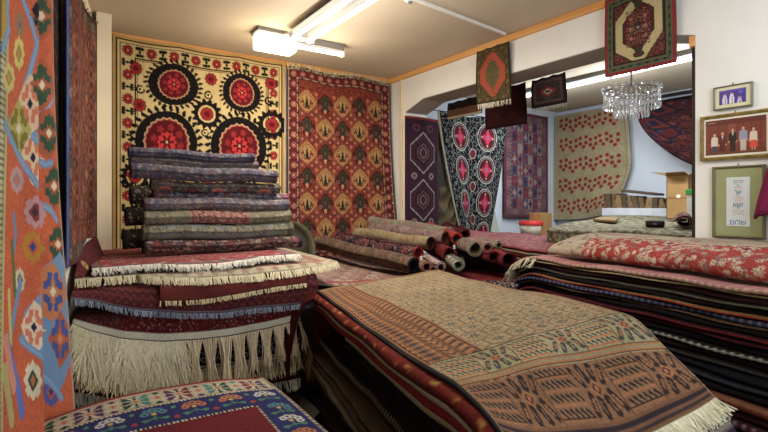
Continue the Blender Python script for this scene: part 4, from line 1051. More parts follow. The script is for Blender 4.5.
# ================================================================== carpet rolls in the middle
def centre_rolls():
    G = 'loose carpet rolls in the middle of the shop'
    def C(seed, ground, pal, w=1.2, h=.5, dens=.6, extra=None):
        cv = Cv(w, h, .01, ground); cv.speck(pal, dens, seed, 1)
        for i in range(int(w / .08)):
            for j in range(int(h / .08)):
                x, y = .04 + i * .08, .04 + j * .08 + (i % 2) * .04; cv.ell(x, y, .026, .022, pal[(i + j) % len(pal)], star=(6, .3))
        if extra: extra(cv)
        return cv
    def b(px, py, d): return W(px, py, d)
    oliv = lambda cv: [cv.rect(x, 0, x + w_, .5, c) for x, w_, c in ((0, .2, (60, 52, 48)), (.5, .16, (96, 78, 74)))]
    D = [ # near end, far end, radius, label, canvas, edge, inner
        (b(414, 266, 4.10), b(318, 242.5, 5.0), .078, 'brown-olive roll with a navy end, lowest and nearest of the long rolls', C(1, (104, 84, 68), [(120, 96, 78), (84, 70, 62), (140, 110, 88), (110, 76, 66)]), (26, 30, 46), (22, 26, 40)),
        (b(418.5, 254, 4.22), b(338, 238.5, 5.05), .068, 'black and red speckled floral roll with a bright red end', C(2, (58, 40, 48), [(130, 60, 60), (96, 84, 96), (40, 32, 44), (160, 120, 110)]), (150, 30, 32), (150, 34, 34)),
        (b(431, 243.5, 4.35), b(356, 232.5, 5.0), .068, 'yellow-olive roll with a dark maroon end', C(3, (158, 142, 106), [(170, 152, 112), (140, 120, 90), (160, 96, 84), (150, 144, 110)]), (84, 26, 32), (70, 26, 32)),
        (b(446, 238, 4.42), b(371, 227.5, 5.1), .068, 'grey-pink roll with a brown hollow end beside the bright red roll end', C(4, (140, 112, 108), [(150, 120, 114), (124, 90, 92), (150, 136, 124)]), (110, 36, 40), (104, 60, 44)),
        (b(452, 233, 4.62), b(371, 221.5, 5.15), .064, 'grey-green roll turning pinkish towards its end, topmost of the long rolls', C(5, (136, 134, 116), [(150, 146, 124), (124, 120, 106), (160, 110, 100)]), (150, 120, 110), (110, 60, 50)),
        (b(457.5, 238.5, 4.40), b(430, 228, 5.1), .062, 'roll with a vivid orange-red end next to the grey-pink roll', C(6, (150, 50, 44), [(170, 60, 50), (120, 36, 36)]), (206, 52, 36), (196, 50, 36)),
        (b(465, 234.5, 4.62), b(445, 227, 5.2), .058, 'maroon-ended roll half hidden behind the orange-red roll end', C(7, (90, 34, 38), [(110, 44, 44), (70, 28, 34)]), (90, 26, 32), (80, 24, 30)),
        (b(449, 254.5, 4.26), b(418, 240, 5.0), .072, 'dark red roll end with a white tag, below the maroon rolls', C(8, (110, 30, 34), [(130, 40, 42), (90, 26, 32)]), (140, 30, 36), (130, 30, 34)),
        (b(461, 251, 4.40), b(442, 240, 5.1), .066, 'navy-black roll end in the middle of the roll heap', C(9, (34, 34, 48), [(44, 44, 60), (28, 28, 40)]), (34, 36, 52), (28, 28, 40)),
        (b(427, 267, 4.06), b(404, 253, 4.8), .052, 'small peach-coloured roll end beside the navy-ended roll', C(10, (150, 110, 92), [(170, 126, 104), (130, 90, 78)]), (190, 146, 122), (150, 80, 60)),
        (b(441, 266.5, 4.04), b(415, 254, 4.7), .046, 'small pink and cream striped roll lying beside the peach roll end', C(11, (176, 150, 144), [(190, 170, 160), (150, 90, 96)]), (196, 180, 166), (150, 100, 100)),
        (b(458.5, 265, 4.02), b(440, 254, 4.6), .052, 'small hollow roll with a pale green-white rim', C(12, (150, 144, 128), [(170, 166, 150), (130, 124, 110)]), (200, 202, 184), (120, 124, 104)),
        (b(475, 248.5, 4.18), b(452, 240, 4.7), .072, 'wide hollow roll with a cream rim, largest of the cream roll ends', C(13, (140, 120, 110), [(160, 140, 126), (120, 96, 92)]), (196, 180, 150), (124, 116, 82)),
        (b(488, 247.5, 4.24), b(466, 241, 4.72), .052, 'cream-rimmed roll with red stripes inside, second of the cream roll ends', C(14, (160, 130, 116), [(170, 140, 124), (150, 70, 66)]), (200, 180, 152), (150, 60, 54)),
        (b(498.5, 245.5, 4.28), b(477, 241, 4.64), .044, 'small cream-rimmed roll with olive inside, next to the rose pile', C(15, (160, 140, 120), [(170, 150, 130), (130, 110, 96)]), (200, 188, 158), (130, 124, 96)),
        (b(494, 258, 4.08), b(473, 252, 4.5), .056, 'dark red hollow roll beneath the striped cream roll end', C(16, (110, 30, 36), [(130, 40, 44), (90, 24, 30)]), (124, 28, 36), (80, 20, 28)),
        (b(509, 260, 4.02), b(488, 253, 4.42), .07, 'crimson roll with a dark hollow, beside the fringed end of the tall stack', C(17, (120, 32, 38), [(140, 44, 46), (100, 26, 34)]), (130, 30, 36), (70, 20, 28)),
    ]
    for k, (p, q, r, lab, cv, e, inn) in enumerate(D):
        roll(lab, p, q, r, cv, e, inn, 1.75 if r > .05 else 1.5, .98, G, seed=k + 50, gap=.013, start=k * 1.3)
    for px, py, d in ((420, 258, 4.16), (448.5, 258.5, 4.20), (453, 247, 4.3)):
        c = W(px, py, d); m = MB().hexa([c + np.array(o) for o in ((-.012, -.02, -.02), (.02, -.012, -.016), (.02, -.010, -.014), (-.012, -.018, -.018), (-.016, -.02, .014), (.014, -.012, .02), (.014, -.010, .02), (-.016, -.018, .016))])
        tag(m.to('price_tag', plain('white_card', (214, 210, 200), .6), None), 'white paper tag tucked in the %s roll end' % {420: 'bright red', 448.5: 'dark red lower', 453: 'maroon upper'}[px], 'tag')
    # rugs lying flat beneath the rolls
    def flat(name, label, quad, cv, thick=.012, wav=.006, fr=None, mat=WOOL, cat='rug', group=None, seed=1):
        a, b_, c, d = [np.array(x, float) for x in quad]
        u, v = np.meshgrid(np.linspace(0, 1, cv.nu), np.linspace(0, 1, cv.nv)); U, V = u[..., None], v[..., None]
        P = (a * (1 - U) + b_ * U) * (1 - V) + (d * (1 - U) + c * U) * V
        P[..., 2] += wav * (np.sin(u * 13 + seed) + np.sin(v * 9 + seed) + .5 * np.sin(u * 31))
        o = link(name, sheet_mesh(name, P, cv.A, thick), mat); tag(o, label, cat, group)
        if fr: fringe(o, P[-1], *fr[0], **fr[1])
        return o, P
    cv = persian(1.3, 1.2, .012, (150, 116, 108), [(.06, (170, 146, 130), [(120, 70, 74)]), (.05, (150, 70, 70), None)], [(170, 136, 124), (120, 80, 84), (186, 166, 144)], 6, None, .6, 1)
    flat('rug', 'pale rose and grey rug lying flat under the long rolls', [(1.72, 4.55, 1.1), (2.75, 4.6, 1.06), (2.6, 3.05, .985), (1.62, 3.42, 1.0)], cv)
    cv = persian(.9, 1.0, .012, (110, 28, 34), [(.05, (130, 40, 44), None)], [(130, 40, 44), (92, 22, 30)], 7, None, .4, 1)
    flat('rug', 'plain deep red rug lying under the cream-rimmed roll ends', [(2.78, 3.9, 1.02), (3.22, 3.9, 1.02), (3.22, 2.72, 1.0), (2.62, 2.98, .985)], cv)
    cv = Cv(.8, .5, .008, (56, 44, 54)); cv.speck([(196, 186, 166), (90, 60, 66), (40, 36, 50)], .5, 4, 2); cv.rect(0, .46, .8, .5, (196, 186, 160)); cv.rect(0, .2, .8, .215, (196, 186, 160))
    flat('rug', 'dark rug with a cream-chequered border between the beige pile and the tall stack', [(2.62, 3.02, .99), (3.1, 2.62, 1.0), (2.72, 2.35, .93), (2.45, 2.72, .93)], cv)
    struct('trim_10', MB().hexa([(1.75, 3.2, 0), (3.2, 3.05, 0), (3.24, 4.6, 0), (1.75, 4.6, 0), (1.75, 3.4, .95), (3.2, 3.05, .95), (3.24, 4.6, .98), (1.75, 4.6, .98)]), M_dark)
    # rose pile just inside the opening
    G2 = 'flat rugs of the rose pile'
    q = [W(466, 230.5, 5.6), W(560, 236, 5.15), W(548, 252, 4.0), W(466, 240, 4.75)]
    cv = persian(1.1, 1.2, .011, (160, 84, 92), [(.05, (150, 60, 66), None), (.08, (170, 110, 112), [(130, 60, 72)])], [(176, 110, 114), (140, 70, 80), (180, 140, 134)], 4, None, .6, 1)
    flat('rug', 'rose-pink rug on top of the flat pile inside the opening', q, cv, .014, .004, group=G2)
    for k, (c, lab) in enumerate([((176, 150, 124), 'beige rug second in the rose pile inside the opening'), ((120, 34, 40), 'dark red rug third in the rose pile inside the opening'), ((160, 120, 104), 'tan rug lowest in the rose pile inside the opening')]):
        q2 = [np.array(p) - np.array([0, 0, .028 * (k + 1)]) for p in q]; q2[2] = q2[2] + np.array([0, -.02 * (k % 2), 0])
        cc = Cv(1., 1., .03, c); cc.speck([tuple(int(x * .85) for x in c)], .4, k, 1); flat('rug', lab, q2, cc, .02, .003, group=G2)
    lo = [np.array(p) for p in q]
    struct('trim_11', MB().hexa([(*lo[3][:2], 0), (*(lo[2][:2] + (0, .06)), 0), (*lo[1][:2], 0), (*lo[0][:2], 0), (*lo[3][:2], lo[3][2] - .12), (*(lo[2][:2] + (0, .06)), lo[2][2] - .12), (*lo[1][:2], lo[1][2] - .12), (*lo[0][:2], lo[0][2] - .12)]), M_dark)
centre_rolls()

# ================================================================== beige pile in the foreground
DIRF = np.array([-.227, -.974]); 
CT = np.array([0, .9, 1.8, 2.0, 2.2, 2.36])
def front_surface():
    g = [[W(317, 291, 3.486), W(378, 279.5, 3.65), W(437, 270, 3.81)],
         [W(356, 319.5, 2.644), W(434, 298, 2.81), W(506, 286.5, 2.97)],
         [W(428, 370, 1.80), W(537, 338, 1.965), W(628, 315, 2.13)],
         [W(461, 390, 1.60), W(562, 367, 1.79), W(670, 351, 1.95)],
         [W(499, 430, 1.40), W(612, 440, 1.60), W(713, 393, 1.777)],
         [W(530, 500, 1.27), W(650, 505, 1.47), W(752, 452, 1.62)]]
    return np.array(g)
GF = front_surface()
def cr(t, T, V):
    """Catmull-Rom through values V at knots T"""
    t = np.asarray(t, float); m = np.empty_like(V)
    m[1:-1] = (V[2:] - V[:-2]) / (T[2:] - T[:-2])[:, None]; m[0] = (V[1] - V[0]) / (T[1] - T[0]); m[-1] = (V[-1] - V[-2]) / (T[-1] - T[-2])
    i = np.clip(np.searchsorted(T, t, side='right') - 1, 0, len(T) - 2); h = (T[i + 1] - T[i]); x = (t - T[i]) / h
    x = x[..., None]; h = h[..., None]
    return (2 * x ** 3 - 3 * x ** 2 + 1) * V[i] + (x ** 3 - 2 * x ** 2 + x) * h * m[i] + (-2 * x ** 3 + 3 * x ** 2) * V[i + 1] + (x ** 3 - x ** 2) * h * m[i + 1]
def S(s, t):
    """top surface of the pile: s across 0..1, t along in metres"""
    s = np.asarray(s, float); t = np.asarray(t, float)
    c = [cr(np.clip(t, 0, 2.36), CT, GF[:, k]) for k in range(3)]
    s_ = s[..., None]
    P = c[0] * (1 - s_) * (1 - 2 * s_) + c[1] * 4 * s_ * (1 - s_) + c[2] * s_ * (2 * s_ - 1)
    return P
WIDTH = .931
def layer(s0, t0, t1, dz, nu, nv, s1=1., drop=1.0, rad=.05):
    """sheet below the top surface by dz; s<0 (metres) hangs down the left side, t<0 hangs down the back"""
    sm = np.linspace(s0, s1 * WIDTH, nu); tm = np.linspace(t0, t1, nv); s, t = np.meshgrid(sm, tm)
    P = S(np.clip(s, 0, None) / WIDTH, np.clip(t, 0, None))
    z = P[..., 2]; P[..., 2] = z * (1 - dz) 
    sn = np.clip(-s, 0, None); tn = np.clip(-t, 0, None)
    e = S(np.zeros_like(t), np.clip(t, 0, None)); e2 = S(np.full_like(t, .05), np.clip(t, 0, None)); n = (e - e2)[..., :2]; n /= np.linalg.norm(n, axis=-1, keepdims=True)
    ang = np.minimum(sn / rad, 1.) * math.pi / 2; rq = rad / (math.pi / 2)
    ox = np.where(sn < rad, rq * np.sin(ang), rq); oz = np.where(sn < rad, rq * (1 - np.cos(ang)), rq + sn - rad)
    P[..., 0] += n[..., 0] * ox; P[..., 1] += n[..., 1] * ox; P[..., 2] -= oz * drop
    ang = np.minimum(tn / .05, 1.) * math.pi / 2
    oy = np.where(tn < .05, .032 * np.sin(ang), .032); oz = np.where(tn < .05, .032 * (1 - np.cos(ang)), .032 + tn - .05)
    P[..., 0] -= DIRF[0] * oy; P[..., 1] -= DIRF[1] * oy; P[..., 2] -= oz
    return P, s, t
def front_pile():
    G = 'folded rugs of the beige pile'
    L = 2.21
    # ---- top rug: t along (v), s across (u)
    cv = Cv(WIDTH, L, .0046, (178, 158, 122))
    w, h = cv.w, cv.h
    OR, DK, TEAL, TAN, PALE = (166, 114, 76), (54, 50, 50), (84, 98, 92), (178, 150, 106), (176, 160, 120)
    cv.speck([(186, 164, 126), (170, 150, 116), (192, 172, 134), (160, 142, 114)], .6, 4, 1, sym=False)
    fl, fr_, ft, fb = .25, w - .06, .10, 1.76
    # lattice field: hexagonal cells outlined brown, each with a star
    px_, py_ = .105, .20
    for j in range(-1, int((fb - ft) / (py_ / 2)) + 2):
        for i in range(-1, int((fr_ - fl) / px_) + 2):
            x = fl + i * px_ + (j % 2) * px_ / 2; y = ft + j * py_ / 2
            if not (fl - .02 < x < fr_ + .02 and ft < y < fb - .03): continue
            for k in range(2):
                sx = 1 if k else -1
                cv.line([(x, y - py_ * .33), (x + sx * px_ * .5, y - py_ * .17), (x + sx * px_ * .5, y + py_ * .17), (x, y + py_ * .33)], .013, (158, 124, 86)); 
                cv.line([(x, y - py_ * .33), (x + sx * px_ * .5, y - py_ * .17), (x + sx * px_ * .5, y + py_ * .17), (x, y + py_ * .33)], .004, (104, 92, 76))
            cst = TEAL if (i + 2 * j) % 5 else (60, 70, 84)
            cv.ell(x, y, .017, .021, cst, star=(8, .3)); cv.ell(x, y, .006, .008, (196, 150, 100))
            for a in (-1, 1):
                cv.ell(x + a * .026, y, .006, .01, (150, 108, 76)); cv.ell(x, y + a * .042, .009, .006, (120, 110, 90)); cv.ell(x + a * .022, y + .03, .005, .006, (150, 100, 66)); cv.ell(x - a * .022, y - .03, .005, .006, (96, 96, 86))
    cv.speck([(120, 120, 104), (150, 112, 76), (190, 166, 122)], .16, 14, 1, (cv.U > fl) & (cv.V < fb), sym=False)
    # fade: paler, greener away from the viewer
    # left border bands
    def hookrow(x0, x1, y0, y1, along, col, bg, n, slant=.4):
        """row of slanted leaf hooks inside a band"""
        if bg is not None: cv.rect(x0, y0, x1, y1, bg)
        for k in range(n):
            if along == 'v':
                y = y0 + (k + .5) * (y1 - y0) / n; d = (y1 - y0) / n; a, b = x0 + (x1 - x0) * .15, x1 - (x1 - x0) * .15; m = (a + b) / 2
                cv.line([(a, y + d * slant), (b, y - d * slant * .4)], d * .28, col); cv.ell(b - (b - a) * .2, y - d * .25, (b - a) * .22, d * .2, col)
            else:
                x = x0 + (k + .5) * (x1 - x0) / n; d = (x1 - x0) / n; a, b = y0 + (y1 - y0) * .15, y1 - (y1 - y0) * .15
                cv.line([(x + d * slant, b), (x - d * slant * .3, a)], d * .36, col); cv.ell(x - d * .12, a + (b - a) * .22, d * .30, (b - a) * .26, col)
    cv.rect(0, 0, .018, h, (40, 40, 44)); cv.rect(.018, 0, fl, fb, OR)
    cv.speck([(176, 116, 72), (150, 94, 58), (160, 112, 76)], .5, 6, 1, (cv.U > .018) & (cv.U < fl), sym=False)
    for x in (.03, .105, .115, .165, .175, fl - .012): cv.line([(x, 0), (x, h)], .006, (78, 56, 44))
    for k in range(40): cv.dia(.067, .03 + k * .055, .028, .022, (96, 74, 66), .45); cv.dia(.067, .03 + k * .055, .013, .011, (70, 74, 84)); cv.ell(.035, .055 + k * .055, .006, .012, (196, 140, 90)); cv.ell(.098, .055 + k * .055, .006, .012, (196, 140, 90))
    for k in range(40): cv.line([(.118, .01 + k * .05), (.14, .035 + k * .05), (.162, .01 + k * .05)], .010, (92, 70, 60)); cv.ell(.14, .012 + k * .05, .007, .009, (196, 150, 100))
    for k in range(32):
        y = .02 + k * .056
        cv.line([(.182, y + .03), (.222, y)], .012, (66, 62, 60)); cv.ell(.216, y + .006, .012, .011, (66, 62, 60)); cv.line([(.19, y + .045), (.228, y + .022)], .007, (196, 140, 92))
    # narrow border at far right of the field, and far-end border
    cv.rect(w - .06, 0, w, fb, (168, 132, 92)); cv.speck([(150, 112, 80), (120, 110, 96), (180, 150, 110)], .5, 7, 2, (cv.U > w - .06) & (cv.V < fb), sym=False); cv.line([(w - .06, 0), (w - .06, fb)], .006, (96, 76, 60)); cv.rect(w - .010, 0, w, h, (92, 74, 64))
    cv.rect(0.02, .0, w, .09, (158, 116, 78)); cv.speck([(120, 96, 76), (176, 136, 92), (96, 96, 92)], .5, 9, 2, (cv.V < .09) & (cv.U > .02), sym=False); cv.line([(.02, .09), (w, .09)], .006, (84, 66, 54))
    # two end panels of hooked bars and stars
    def panel(y0, y1, ground, bar, leaf, bg2):
        cv.rect(.02, y0, w - .01, y1, ground); cv.speck([tuple(int(c * .92) for c in ground), tuple(min(255, int(c * 1.06)) for c in ground)], .5, int(y0 * 100), 1, (cv.V > y0) & (cv.V < y1) & (cv.U > .02), sym=False)
        H = y1 - y0; n = 3; step = (w - .03) / n * 1.0
        for k in range(n):
            xa = .025 + k * step; xb = xa + step * .48; xc = xa + step
            # stack of hooked bars
            for r_ in range(4):
                ya = y0 + .008 + r_ * (H - .016) / 4; yb = ya + (H - .016) / 4
                cv.rect(xa, yb - .010, xb, yb - .003, bar); cv.line([(xa, yb - .0115), (xb, yb - .0115)], .003, (66, 50, 42))
                hookrow(xa + .006, xb - .004, ya + .002, yb - .012, 'h', leaf, bg2, 6)
            # star panel between: paired leaves around a diamond
            xm = (xb + xc) / 2; ym = (y0 + y1) / 2
            for sx in (-1, 1):
                for sy in (-1, 1):
                    cv.line([(xm + sx * .014, ym + sy * H * .16), (xm + sx * .024, ym + sy * H * .40)], .022, leaf); cv.line([(xm + sx * .042, ym + sy * H * .08), (xm + sx * .062, ym + sy * H * .36)], .019, leaf)
                    cv.line([(xm + sx * .044, ym + sy * H * .14), (xm + sx * .056, ym + sy * H * .3)], .007, bar); cv.line([(xm + sx * .02, ym + sy * H * .2), (xm + sx * .022, ym + sy * H * .36)], .005, bg2)
            cv.dia(xm, ym, .03, H * .17, bar); cv.dia(xm, ym, .018, H * .1, leaf); cv.ell(xm, ym, .007, .008, (196, 120, 80))
            cv.line([(xb + .003, y0), (xb + .003, y1)], .004, (96, 70, 54)); cv.line([(xc - .003, y0), (xc - .003, y1)], .004, (96, 70, 54))
    panel(1.775, 1.95, (172, 158, 118), (190, 120, 74), (70, 76, 74), (176, 162, 122))
    cv.rect(.02, 1.95, w, 1.985, (186, 124, 78)); cv.line([(.02, 1.952), (w, 1.952)], .005, (84, 84, 72)); cv.line([(.02, 1.968), (w, 1.968)], .006, (150, 150, 120)); cv.line([(.02, 1.984), (w, 1.984)], .005, (70, 54, 46))
    panel(1.99, 2.16, (152, 108, 76), (178, 120, 80), (56, 46, 46), (150, 112, 82))
    cv.rect(.02, 2.155, w, h, (134, 92, 66)); cv.rect(.02, 2.165, w, 2.18, (58, 48, 54)); cv.rect(.02, 2.19, w, 2.2, (70, 56, 58))
    cv.rect(.02, 1.765, w, 1.775, (84, 66, 54))
    P, s, t = layer(-.004, 0, L, .0, cv.nu, cv.nv)
    P[..., 2] += .004 * np.sin(s * 16 + t * 4) + .003 * np.sin(t * 11)
    o = link('rug', sheet_mesh('rug', P, cv.A, .012), WOOL)
    tag(o, 'faded beige and rust rug with lattice field on top of the nearest pile', 'rug')
    dn = P[-1] - P[-6]; dn /= np.linalg.norm(dn, axis=1, keepdims=True)
    fringe(o, P[-1] + np.array([0, 0, -.004]), dn + np.array([.12, .02, -.05]), .072, 1900, .0055, (226, 220, 194), .34, out=(0, 0, 1), seed=21, col2=(176, 170, 140), lift=.004)
    # ---- sheets just below it
    def add(label, s0, t0, t1, dz, ground, pal, edge, thick=.012, nu=70, nv=160, s1=1., fn=None, seed=3, endcol=None, rad=.05):
        P, s, t = layer(s0, t0, t1, dz, nu, nv, s1, rad=rad)
        cvx = Cv(1., 1., 1. / max(nu, nv), ground); A = np.empty((nv, nu, 3)); A[:] = lin(ground)
        r = np.random.default_rng(seed); K = r.integers(0, len(pal), (nv, nu)); A[:] = np.array([lin(p) for p in pal])[K]
        if edge is not None: A[:, :2] = lin(edge)
        if endcol is not None:
            for a, b, c in endcol: A[(t[:, 0] > a) & (t[:, 0] <= b)] = lin(c)
        if fn: fn(A, s, t)
        P[..., 0] += .004 * np.sin(t * 7); P[..., 2] += .004 * np.sin(t * 9 + seed) * np.clip(-s / .05, 0, 1)
        o = link('folded_rug', sheet_mesh('folded_rug', P, A, thick), WOOL); tag(o, label, 'folded rug', G); return o, P
    def flowers(A, s, t):
        r = np.random.default_rng(9)
        for k in range(15):
            tt = .06 + k * .15 + r.uniform(-.03, .03); cs = r.uniform(-.052, -.012)
            for q in range(3):
                d = np.hypot((s - cs + r.uniform(-.012, .012)) / .010, (t - tt + r.uniform(-.025, .025)) / .016)
                A[d < 1] = lin([(176, 96, 44), (190, 130, 60), (150, 70, 40)][q]); A[d < .35] = lin((206, 170, 90))
    stripes = [(2.2, 2.235, (40, 40, 66)), (2.235, 2.25, (170, 160, 140)), (2.25, 2.275, (34, 32, 56)), (2.275, 2.29, (150, 140, 130)), (2.29, 2.33, (48, 40, 62)), (2.33, 2.345, (150, 140, 130)), (2.345, 2.4, (30, 28, 44))]
    add('red rug with orange flowers showing along the side under the beige rug', -.068, -.02, 2.35, .014, (130, 34, 28), [(134, 36, 30), (122, 30, 26), (142, 44, 32)], (84, 22, 22), thick=.006, fn=flowers, seed=4, endcol=stripes, rad=.05)
    add('grey-white backed rug, third layer of the nearest pile', -.080, .1, 2.2, .020, (150, 140, 118), [(160, 150, 126), (140, 132, 112)], (176, 166, 142), thick=.006, seed=5, rad=.040)
    o, P = add('blood-red rug folded down over the far corner of the nearest pile', -.108, -.42, 2.2, .026, (110, 22, 24), [(116, 24, 26), (104, 20, 24)], (130, 30, 28), thick=.007, seed=6, rad=.031)
    # its corner folded out and hanging beside the far corner of the pile
    prof = [(W(321, 298, 3.44), W(313, 290, 3.50)), (W(309, 303, 3.42), W(302, 298, 3.48)), (W(301, 313, 3.40), W(294, 308, 3.46)), (W(296, 330, 3.39), W(289, 328, 3.45)), (W(292, 350, 3.38), W(285, 349, 3.44)), (W(289, 372, 3.38), W(281, 371, 3.44))]
    pv = np.array(prof); kt = np.arange(6.); tv = np.linspace(0, 5, 60)
    Pf = np.stack([cr(tv, kt, pv[:, 0]) * (1 - a) + cr(tv, kt, pv[:, 1]) * a for a in np.linspace(0, 1, 8)], 1)
    Cf = np.empty(Pf.shape); Cf[:] = lin((120, 26, 26)); Cf[:, :2] = lin((86, 18, 20)); Cf[:, -1] = lin((140, 40, 36))
    link('folded_corner', sheet_mesh('folded_corner', Pf, Cf, .014), WOOL, o)
    add('second grey-white backed rug, under the blood-red rug of the nearest pile', -.122, .75, 2.2, .034, (150, 140, 118), [(156, 146, 124), (140, 132, 112)], (166, 156, 132), thick=.006, seed=7, rad=.020)
    # ---- thicker folded rugs below, their fold edges towards the low pile
    def fold(label, s0, dz, th, col, edgec, t0=.02, seed=1, stitch=None, s1=1., n=2.2):
        nv = 220; tm = np.linspace(t0, n, nv); ring = []
        e = S(np.zeros(nv), tm); f = S(np.full(nv, .05), tm); dirn = (e - f); dirn[:, 2] = 0; dirn /= np.linalg.norm(dirn, axis=1, keepdims=True)
        r = np.random.default_rng(seed)
        off = -s0 + .008 * np.sin(tm * 5 + seed) + .004 * np.sin(tm * 17 + seed)
        zt = e[:, 2] * (1 - dz); zb = e[:, 2] * (1 - dz - th)
        zc = (zt + zb) / 2; rr = (zt - zb) / 2 * .97
        far = S(np.full(nv, s1), tm); fz = far[:, 2]
        P = []; C = []
        far_t = far.copy(); far_t[:, 2] = fz * (1 - dz); far_b = far.copy(); far_b[:, 2] = fz * (1 - dz - th * .97)
        P.append(far_t); C.append(col); mt = S(np.full(nv, .5), tm); mt[:, 2] *= (1 - dz); P.append(mt); C.append(col)
        m1 = e + dirn * (off - .05)[:, None]; m1[:, 2] = zc + rr; P.append(m1); C.append(col)
        for a in np.linspace(math.pi / 2, -math.pi / 2, 9):
            q = e + dirn * (off + rr * math.cos(a) - rr)[:, None]; q[:, 2] = zc + rr * math.sin(a); P.append(q); C.append(edgec if abs(a) < .5 else col)
        m2 = e + dirn * (off - .05)[:, None]; m2[:, 2] = zc - rr; P.append(m2); C.append(col); mb = S(np.full(nv, .5), tm); mb[:, 2] *= (1 - dz - th * .97); P.append(mb); C.append(col); P.append(far_b); C.append(col)
        P = np.array(P).transpose(1, 0, 2); A = np.empty(P.shape); A[:] = np.array([lin(c) for c in C])[None]
        rn = np.random.default_rng(seed + 3).random((nv, 1, 1)); A *= .85 + .3 * rn
        if stitch is not None: A[::3, 5:9] = lin(stitch); 
        q = grid_quads(P.shape[1], P.shape[0], True); co = P.transpose(1, 0, 2).reshape(-1, 3); cc = A.transpose(1, 0, 2).reshape(-1, 3)
        m = P.shape[1]; faces = [q]
        me_q = np.concatenate(faces); k0 = [i * nv for i in range(m)]; k1 = [i * nv + nv - 1 for i in range(m)]
        flat = np.concatenate([me_q.ravel(), k0, k1[::-1]]); st = np.concatenate([np.arange(len(me_q)) * 4, [len(me_q) * 4, len(me_q) * 4 + m]]); tt = np.concatenate([np.full(len(me_q), 4), [m, m]])
        me = raw_mesh('folded_rug', co, flat, st, tt, cc)
        o = link('folded_rug', me, WOOL); tag(o, label, 'folded rug', G); return o
    fold('black folded rug set back under the red layers of the nearest pile', .10, .085, .095, (24, 18, 20), (30, 22, 24), seed=2)  # these three bodies: black colour stands in for shade in the hollow
    fold('black folded rug with a thin maroon edge in the nearest pile', .06, .185, .05, (24, 18, 20), (86, 24, 26), seed=3)
    fold('deep black folded rug above the white-stitched one in the nearest pile', .08, .24, .075, (20, 16, 18), (24, 20, 22), seed=4)
    fold('dark folded rug with white overcast stitching along its edge', .0, .32, .045, (34, 26, 26), (44, 34, 32), seed=5, stitch=(150, 140, 122))
    fold('dark maroon folded rug below the white-stitched one', .03, .37, .05, (34, 22, 22), (50, 28, 26), seed=6)
    for k, (c, nm) in enumerate((((92, 80, 70), 'upper'), ((76, 66, 58), 'middle'), ((104, 92, 78), 'lower'))):
        fold('%s of three grey-brown rug folds bulging from the side of the nearest pile' % nm, -.03 - .015 * k, .425 + k * .034, .033, c, tuple(int(x * 1.1) for x in c), seed=8 + k)
    fold('folded rug with a tan edge below the grey-brown folds', -.04, .53, .03, (70, 54, 42), (124, 98, 66), seed=12)
    fold('black folded rug low in the nearest pile', -.02, .565, .10, (22, 20, 22), (28, 24, 26), seed=13)
    fold('dark brown folded rug near the floor in the nearest pile', -.02, .67, .16, (40, 28, 26), (50, 34, 30), seed=14)
    fold('lowest dark folded rug on the floor under the nearest pile', -.03, .835, .16, (30, 26, 30), (40, 32, 34), seed=15)
    # tan tassel ends at the far corner
    e = S(np.array([0.0, 0.0]), np.array([.02, .12]))
    tassel_root = np.array([e[0] + np.array([-.05, .05, -.36]), e[0] + np.array([-.065, -.05, -.42])])
    # belongs to the uppermost grey-brown fold
    host = [o for o in COL.objects if o.get('label', '').startswith('upper of three grey-brown')][0]
    fringe(host, tassel_root, (-.25, -.05, -1), .16, 60, .006, (150, 128, 90), .5, seed=31, col2=(110, 92, 66))
front_pile()

